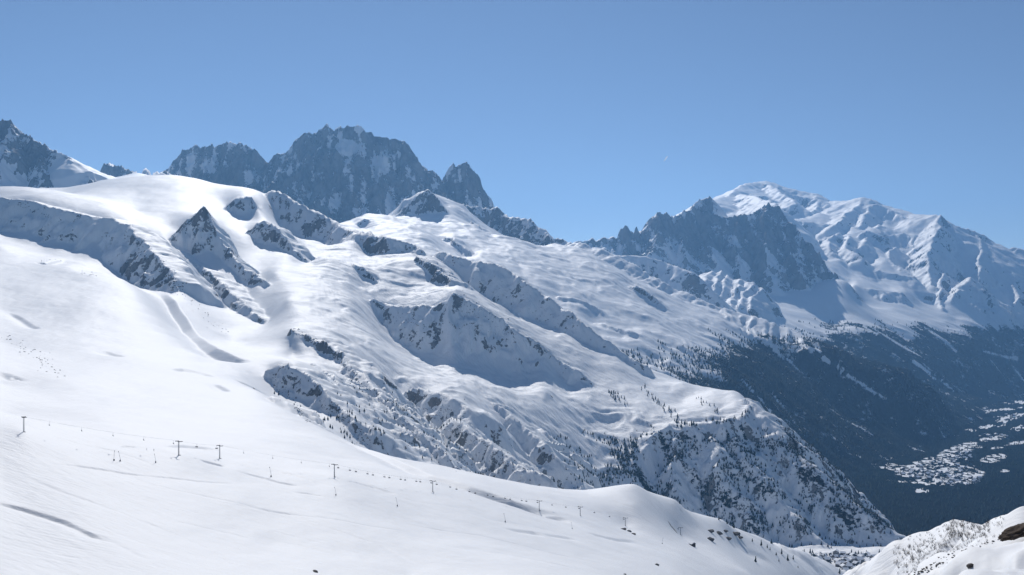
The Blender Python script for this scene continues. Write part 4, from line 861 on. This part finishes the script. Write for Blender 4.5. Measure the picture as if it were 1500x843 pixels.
debris('scattered_rocks', [([(2, 490), (20, 503), (45, 518), (65, 532), (85, 550)], 70, 7, 2.8), ([(232, 385), (250, 410), (265, 422)], 60, 5, 3), ([(262, 425), (290, 452), (315, 475), (335, 487)], 40, 5, 2.2), ([(112, 402), (125, 400), (140, 405)], 14, 3, 2), ([(60, 383), (90, 382)], 14, 3, 2), ([(20, 297), (40, 303)], 20, 5, 2.2), ([(65, 315), (75, 318)], 14, 3, 2.2), ([(185, 340), (205, 365), (215, 380)], 40, 5, 2.4),
     ([(400, 555), (415, 575), (430, 585)], 40, 5, 2.5), ([(430, 590), (440, 605), (450, 620)], 36, 3, 2.6), ([(480, 590), (510, 620), (540, 655)], 120, 6, 2.6), ([(430, 482), (470, 505), (500, 530), (525, 560)], 120, 4, 2.6), ([(620, 382), (660, 410)], 60, 5, 2.4), ([(560, 455), (600, 470), (640, 480)], 60, 12, 2.2), ([(670, 440), (700, 460), (740, 490)], 60, 12, 2), ([(720, 420), (800, 460), (860, 495)], 50, 10, 1.8), ([(500, 540), (560, 590), (620, 640), (680, 690)], 160, 8, 2.4), ([(660, 625), (700, 650), (760, 690)], 120, 8, 2.4), ([(600, 580), (640, 600), (670, 610)], 80, 14, 2.2), ([(1360, 832), (1400, 812), (1440, 797)], 40, 4, 2)], A, M_ROCK, 1200)
debris('bank_stones', [([(1340, 842), (1365, 832), (1400, 813), (1440, 796), (1468, 783)], 110, 4, 5)], K, M_ROCK, 20)

# ------------------------------------------------------------------ trees
def conifer_vf(seed, tiers=6, seg=7):
    r = np.random.default_rng(seed); v = []; f = []
    for k in range(tiers):
        z0 = 0.10 + 0.84 * k / tiers; z1 = min(1.0, z0 + 0.84 / tiers * 1.9)
        R_ = 0.19 * (1 - k / tiers) ** 0.85 + 0.02
        b = len(v); ox, oy = r.normal(0, 0.012, 2)
        for j in range(seg):
            a = 2 * math.pi * (j + r.random() * 0.6) / seg; q = R_ * r.uniform(0.6, 1.2)
            v.append((ox + q * math.cos(a), oy + q * math.sin(a), z0 - r.uniform(0, 0.04)))
        v.append((ox * 0.3, oy * 0.3, z1))
        for j in range(seg): f.append((b + j, b + (j + 1) % seg, b + seg))
    return v, f
crowns = [mesh_data('crown', conifer_vf(s_), M_NEEDLE) for s_ in (1, 2, 3, 4)]
trunk = mesh_data('trunk', tube((0, 0, -0.03), (0, 0, 0.5), 0.022, 0.012, 6), M_BARK)
def tree(h, height, lab, group, i):
    e = link(bpy.data.objects.new('conifer', None)); e.location = h; e.scale = (height * random.uniform(0.95, 1.25), height * random.uniform(0.95, 1.25), height); e.rotation_euler[2] = random.random() * 6
    tag(e, lab, 'tree', group)
    put('crown', crowns[i % 4], parent=e); put('trunk', trunk, parent=e)
near_trees = [(1048, 756, 8, 'dark conifer highest on the skyline of the ski slope'), (1053, 762, 7, 'conifer second highest on the skyline of the slope'), (1065, 768, 6, 'small conifer on the skyline above the rock outcrop'), (1075, 774, 9, 'dark conifer just above the right end of the rock outcrop'), (1083, 786, 7, 'small conifer beside the right end of the rock outcrop'), (1102, 794, 6, 'small conifer right of the rock outcrop, on open snow'), (1115, 800, 10, 'tall narrow conifer on the snow right of the outcrop'), (1124, 803, 6, 'short conifer right of the tall narrow one'),
              (1107, 824, 10, 'single dark conifer on the open snow near the bottom right'), (1137, 814, 6, 'small conifer low on the snow, right of the single dark one'), (1141, 823, 5, 'tiny conifer near the bottom edge of the slope'), (1145, 812, 9, 'conifer on the last snow rise before the village'), (1154, 822, 11, 'conifer standing clear on the snow left of the village'), (1162, 820, 7, 'small conifer right of the clear-standing one'), (1130, 797, 8, 'conifer on the wooded edge left of the valley'), (1128, 806, 5, 'small tree below the wooded edge'), (1230, 841, 9, 'conifer at the bottom edge in front of the village'), (1169, 832, 4, 'tiny tree at the lower left of the village')]
for i, (px, py, hp, lab) in enumerate(near_trees):
    h = A.hit(px, py, 900)
    if h: tree((h[0], h[1], h[2] - 0.3), hp * h[1] / F, lab, 'conifers at the edge of the ski slope', i)
rows = [([(943, 570), (955, 578), (963, 590), (975, 598), (985, 607), (992, 618), (1000, 630)], 42, 4, 6, 'conifer in the diagonal row crossing the sunny shoulder', 'conifers in the diagonal row on the shoulder'),
        ([(893, 575), (905, 582), (912, 592)], 24, 5, 6, 'conifer in the small clump left of the diagonal row', 'conifers in the small clump on the shoulder'),
        ([(1018, 583), (1030, 590), (1045, 598), (1052, 610)], 14, 3, 5, 'conifer in the sparse row right of the diagonal row', 'conifers in the sparse row on the shoulder'),
        ([(1000, 622), (1020, 625), (1040, 618), (1060, 620), (1085, 612), (1094, 603)], 34, 4, 7, 'conifer on the lower rim of the sunny shoulder', 'conifers along the rim of the shoulder'),
        ([(960, 540), (1000, 548), (1040, 557), (1075, 566)], 22, 1.5, 4, 'small conifer on the upper skyline of the sunny shoulder', 'conifers on the upper skyline of the shoulder'),
        ([(820, 640), (835, 650), (830, 665)], 12, 6, 6, 'conifer low on the shaded face left of the cliffs', 'conifers low on the shaded face')]
for L, n, sp, hp, lab, grp in rows:
    L = np.array(L, float)
    for i in range(n):
        t = rng.random() * (len(L) - 1); k = int(t); p_ = L[k] + (L[min(k + 1, len(L) - 1)] - L[k]) * (t - k) + rng.normal(0, sp, 2) * (1, 0.5)
        h = A.hit(p_[0], p_[1], 2700)
        if h and h[1] < 5300: tree((h[0], h[1], h[2] - 0.4), hp * rng.uniform(0.55, 1.05) * h[1] / F, lab, grp, i)

# the woods: masses of trees that nobody could count
def wood(name, patch, attr, n, hmin, hmax, mat, rough=0.26, sel=None, power=1.0, spikes=5):
    T = []
    tries = 0
    nr, nc = patch.X.shape
    while len(T) < n and tries < 60:
        tries += 1
        Y = patch.Y1[0] + (patch.Y1[-1] - patch.Y1[0]) * rng.random(20000)
        t = patch.t1[0] + (patch.t1[-1] - patch.t1[0]) * rng.random(20000)
        r = np.clip(np.searchsorted(patch.Y1, Y), 0, nr - 1); c = np.clip(np.searchsorted(patch.t1, t), 0, nc - 1)
        ok = (attr[r, c] > rng.random(20000) * power + 0.02)
        if sel is not None: ok &= sel[r, c]
        X = t * Y; Z = patch.height(X, Y)
        for x, y, z in zip(X[ok], Y[ok], Z[ok]): T.append((x, y, z))
    T = np.array(T[:n]); n = len(T)
    k = spikes
    H = rng.uniform(hmin, hmax, n); Rr = H * rough * rng.uniform(0.7, 1.2, n)
    a = (np.arange(k) / k * 2 * math.pi)[None] + rng.random((n, 1)) * 6
    ring = np.stack([T[:, None, 0] + Rr[:, None] * np.cos(a), T[:, None, 1] + Rr[:, None] * np.sin(a), np.repeat(T[:, 2:3] - 0.5 + H[:, None] * 0.08, k, 1)], -1)
    tip = np.stack([T[:, 0], T[:, 1], T[:, 2] + H], -1)[:, None]
    VV = np.concatenate([ring, tip], 1).reshape(-1, 3)
    i = np.arange(n)[:, None] * (k + 1)
    FF = np.concatenate([np.stack([i[:, 0] + j, i[:, 0] + (j + 1) % k, i[:, 0] + k], -1) for j in range(k)])
    me = bpy.data.meshes.new(name)
    me.vertices.add(len(VV)); me.vertices.foreach_set('co', VV.astype(np.float32).ravel())
    me.loops.add(len(FF) * 3); me.loops.foreach_set('vertex_index', FF.astype(np.int32).ravel())
    me.polygons.add(len(FF)); me.polygons.foreach_set('loop_start', (np.arange(len(FF)) * 3).astype(np.int32))
    me.update(calc_edges=True); me.materials.append(mat)
    o = link(bpy.data.objects.new(name, me)); o['kind'] = 'stuff'
    return o
wood('flank_forest', B, np.clip(frB + 0.12, 0, 1), 24000, 14, 24, M_NEEDLE, sel=(B.PX > 900) & (B.Z > -1000))
wood('far_forest', E, np.clip(frE, 0, 1), 6000, 18, 30, M_NEEDLE, sel=(E.PX > 1080) & (E.Y < 16000))
wood('valley_forest', V, np.clip(frV, 0, 1), 16000, 12, 22, M_NEEDLE)
faceA = np.clip((0.10 + 0.5 * fbm(A.X / 110, A.Y / 110, 3, 701)) * sstep(-400, -520, A.Z) * sstep(-735, -700, A.Z), 0, 1) * sstep(760, 950, A.PX)
wood('cliff_forest', A, faceA, 4500, 6, 13, M_NEEDLE, sel=(A.Y > 3300) & (A.Y < 4450) & (A.PX < 1340) & (A.PX > 700), power=0.6)
wood('larch_wood', A, np.clip((A.PX - 1100) / 220, 0, 1) * sstep(-420, -600, A.Z), 1500, 8, 15, M_LARCH, sel=(A.Y > 3500) & (A.Y < 4700) & (A.Z > -990), power=0.8)
wood('gully_trees', A, np.clip(0.5 * fbm(A.X / 60, A.Y / 60, 3, 705), 0, 1) * sstep(-150, -260, A.Z), 700, 5, 10, M_NEEDLE, sel=(A.Y > 2100) & (A.Y < 3300) & (A.PX > 400) & (A.PX < 860), power=0.7)
# leafless scrub on the near bank
def scrub(name, patch, regions, mat, ymin):
    VV, FF = [], []
    for (x0, x1, y0, y1), cnt, hp in regions:
        for _ in range(cnt):
            px, py = rng.uniform(x0, x1), rng.uniform(y0, y1)
            h = patch.hit(px, py, ymin)
            if not h or h[1] > 900: continue
            H = hp * rng.uniform(0.5, 1.3) * h[1] / F
            for _k in range(6):
                d = np.array((rng.normal(0, 0.35), rng.normal(0, 0.35), rng.uniform(0.6, 1))) * H
                b = np.array(h) + (rng.normal(0, 0.12 * H), rng.normal(0, 0.12 * H), -0.05); w = 0.03 * H
                n0 = len(VV); VV += [b + (w, 0, 0), b + (-w * 0.5, w * 0.87, 0), b + (-w * 0.5, -w * 0.87, 0), b + d]
                FF += [(n0, n0 + 1, n0 + 3), (n0 + 1, n0 + 2, n0 + 3), (n0 + 2, n0, n0 + 3)]
    o = mesh_obj(name, VV, FF, mat); o['kind'] = 'stuff'
    return o
scrub('scrub', A, [((1330, 1470, 758, 830), 330, 5.5), ((1385, 1450, 765, 790), 130, 7), ((1310, 1350, 800, 842), 80, 7), ((1345, 1420, 790, 820), 120, 5)], M_TWIG, 150)

# ------------------------------------------------------------------ chalets
def chalet_meshes(w, d, h, mat, name):
    rid = h + w * 0.28
    wall = ([(-w / 2, -d / 2, -2), (w / 2, -d / 2, -2), (w / 2, d / 2, -2), (-w / 2, d / 2, -2), (-w / 2, -d / 2, h), (w / 2, -d / 2, h), (w / 2, d / 2, h), (-w / 2, d / 2, h), (0, -d / 2, rid), (0, d / 2, rid)],
            [(0, 1, 5, 8, 4), (2, 3, 7, 9, 6), (1, 2, 6, 5), (3, 0, 4, 7)])
    o = 1.2; t = 0.9; sl = (rid - h) / (w / 2); ex = w / 2 + o; ez = h - o * sl; e2 = d / 2 + o
    roof = ([(-ex, -e2, ez), (0, -e2, rid + .1), (ex, -e2, ez), (-ex, e2, ez), (0, e2, rid + .1), (ex, e2, ez), (-ex, -e2, ez + t), (0, -e2, rid + .1 + t), (ex, -e2, ez + t), (-ex, e2, ez + t), (0, e2, rid + .1 + t), (ex, e2, ez + t)],
            [(0, 3, 4, 1), (1, 4, 5, 2), (6, 7, 10, 9), (7, 8, 11, 10), (0, 1, 7, 6), (1, 2, 8, 7), (3, 9, 10, 4), (4, 10, 11, 5), (0, 6, 9, 3), (2, 5, 11, 8)])
    bal = multi(box(-w / 2 - .2, w / 2 + .2, -d / 2 - 1.1, -d / 2 - .05, h * .5, h * .5 + .9))
    return mesh_data('wall', wall, mat), mesh_data('roof', roof, M_ROOFSNOW), mesh_data('balcony', bal, M_EAVE)
types = [chalet_meshes(11, 13, 6, M_WOOD, 'a'), chalet_meshes(14, 16, 7.5, M_PLASTER, 'b'), chalet_meshes(9, 10, 5, M_WOOD, 'c'), chalet_meshes(18, 14, 10, M_WOOD, 'd')]
def village(n, poly, patch, ymin, lab, grp, sc, mind, exclude=None):
    spots = []
    tries = 0
    while len(spots) < n and tries < 6000:
        tries += 1
        cx, cy, rx, ry = poly[rng.integers(len(poly))]
        a = rng.random() * 6.283; q = math.sqrt(rng.random())
        h = patch.hit(cx + rx * q * math.cos(a), cy + ry * q * math.sin(a), ymin)
        if not h or any((h[0] - p_[0]) ** 2 + (h[1] - p_[1]) ** 2 < mind ** 2 for p_ in spots): continue
        spots.append(h)
    for i, h in enumerate(spots):
        ty = types[rng.integers(4)]
        e = link(bpy.data.objects.new('chalet', None)); e.location = h; e.rotation_euler[2] = rng.normal(0.3, 0.5) + rng.integers(2) * math.pi / 2
        s_ = sc * rng.uniform(0.8, 1.2); e.scale = (s_,) * 3
        tag(e, lab, 'chalet', grp)
        put('wall', ty[0], parent=e); put('roof', ty[1], parent=e); put('balcony', ty[2], parent=e)
    return spots
sp1 = village(64, [(1238, 824, 42, 8), (1225, 816, 32, 4), (1258, 828, 26, 8), (1248, 837, 16, 6), (1275, 818, 16, 3)], A, 2700, 'small snow-roofed chalet packed in the near village at the bottom edge', 'chalets of the near village', 1.0, 15)
sp2 = village(130, [(1375, 690, 45, 14), (1405, 668, 24, 9), (1400, 705, 40, 7), (1340, 695, 30, 7)], V, 5000, 'tiny snow-roofed chalet in the far village on the sunlit fields', 'chalets of the far village', 1.25, 24)
sp3 = village(22, [(1390, 618, 14, 6), (1410, 622, 14, 4), (1455, 640, 20, 3), (1480, 612, 18, 4)], V, 7000, 'tiny chalet on the farthest snowy clearings of the valley', 'chalets on the far clearings', 1.4, 30)
# trees between the houses
vt = 0
for (x0, x1, y0, y1, n) in ((1172, 1192, 809, 818, 14), (1190, 1216, 816, 832, 16), (1236, 1262, 810, 818, 10), (1268, 1276, 812, 819, 6), (1287, 1300, 810, 820, 9), (1205, 1260, 826, 840, 14), (1262, 1280, 820, 834, 10), (1300, 1320, 800, 812, 8)):
    for i in range(n):
        h = A.hit(rng.uniform(x0, x1), rng.uniform(y0, y1), 2700)
        if h and h[1] > 2600: tree((h[0], h[1], h[2] - 0.3), rng.uniform(9, 17), 'dark conifer growing among or beside the chalets of the near village', 'trees of the near village', i)
# hut on the piste
h = A.hit(1014, 800, 900)
e = link(bpy.data.objects.new('hut', None)); e.location = h; e.rotation_euler[2] = 0.5; e.scale = (0.7,) * 3
tag(e, 'tiny snow-covered hut alone on the slope below the rock outcrop', 'hut')
put('wall', types[2][0], parent=e); put('roof', types[2][1], parent=e)
# vapour trail far out in the sky
def trail(px, py, Y, L, r, ang, lab):
    c = P(px, py, Y); n = 14; ring = 10; v = []
    for i in range(n + 1):
        t = i / n; w = r * (math.sin(math.pi * min(1, max(0.0, t))) ** 0.6 + 0.02) * (0.7 + 0.5 * t)
        for k in range(ring):
            a = 2 * math.pi * k / ring
            v.append((c[0] + (t - .5) * L * math.cos(ang) + w * math.cos(a) * -math.sin(ang), c[1] + w * math.sin(a), c[2] + (t - .5) * L * math.sin(ang) + w * math.cos(a) * math.cos(ang)))
    f = [(i * ring + k, i * ring + (k + 1) % ring, (i + 1) * ring + (k + 1) % ring, (i + 1) * ring + k) for i in range(n) for k in range(ring)]
    o = mesh_obj('vapour_trail', v, f, M_VAPOUR, smooth=True); tag(o, kind='stuff')
trail(975, 233, 34000, 210, 22, math.radians(55), '')

# ------------------------------------------------------------------ air
def haze_box():
    x0, x1, y0, y1, z0, z1 = -16000, 16000, -500, 27000, -1400, 2750
    v = [(x, y, z) for x in (x0, x1) for y in (y0, y1) for z in (z0, z1)]
    f = [(0, 1, 3, 2), (4, 6, 7, 5), (0, 4, 5, 1), (2, 3, 7, 6), (0, 2, 6, 4), (1, 5, 7, 3)]
    m = bpy.data.materials.new('haze'); m.use_nodes = True
    nt = m.node_tree
    for n in list(nt.nodes):
        if n.type != 'OUTPUT_MATERIAL': nt.nodes.remove(n)
    pv = nt.nodes.new('ShaderNodeVolumePrincipled')
    pv.inputs['Color'].default_value = (0.25, 0.54, 0.95, 1)
    pv.inputs['Density'].default_value = HAZE_DENSITY
    pv.inputs['Anisotropy'].default_value = 0.4
    nt.links.new(pv.outputs[0], nt.nodes['Material Output'].inputs['Volume'])
    o = mesh_obj('haze', v, f, m)
    o['kind'] = 'stuff'
    return o
haze_box()
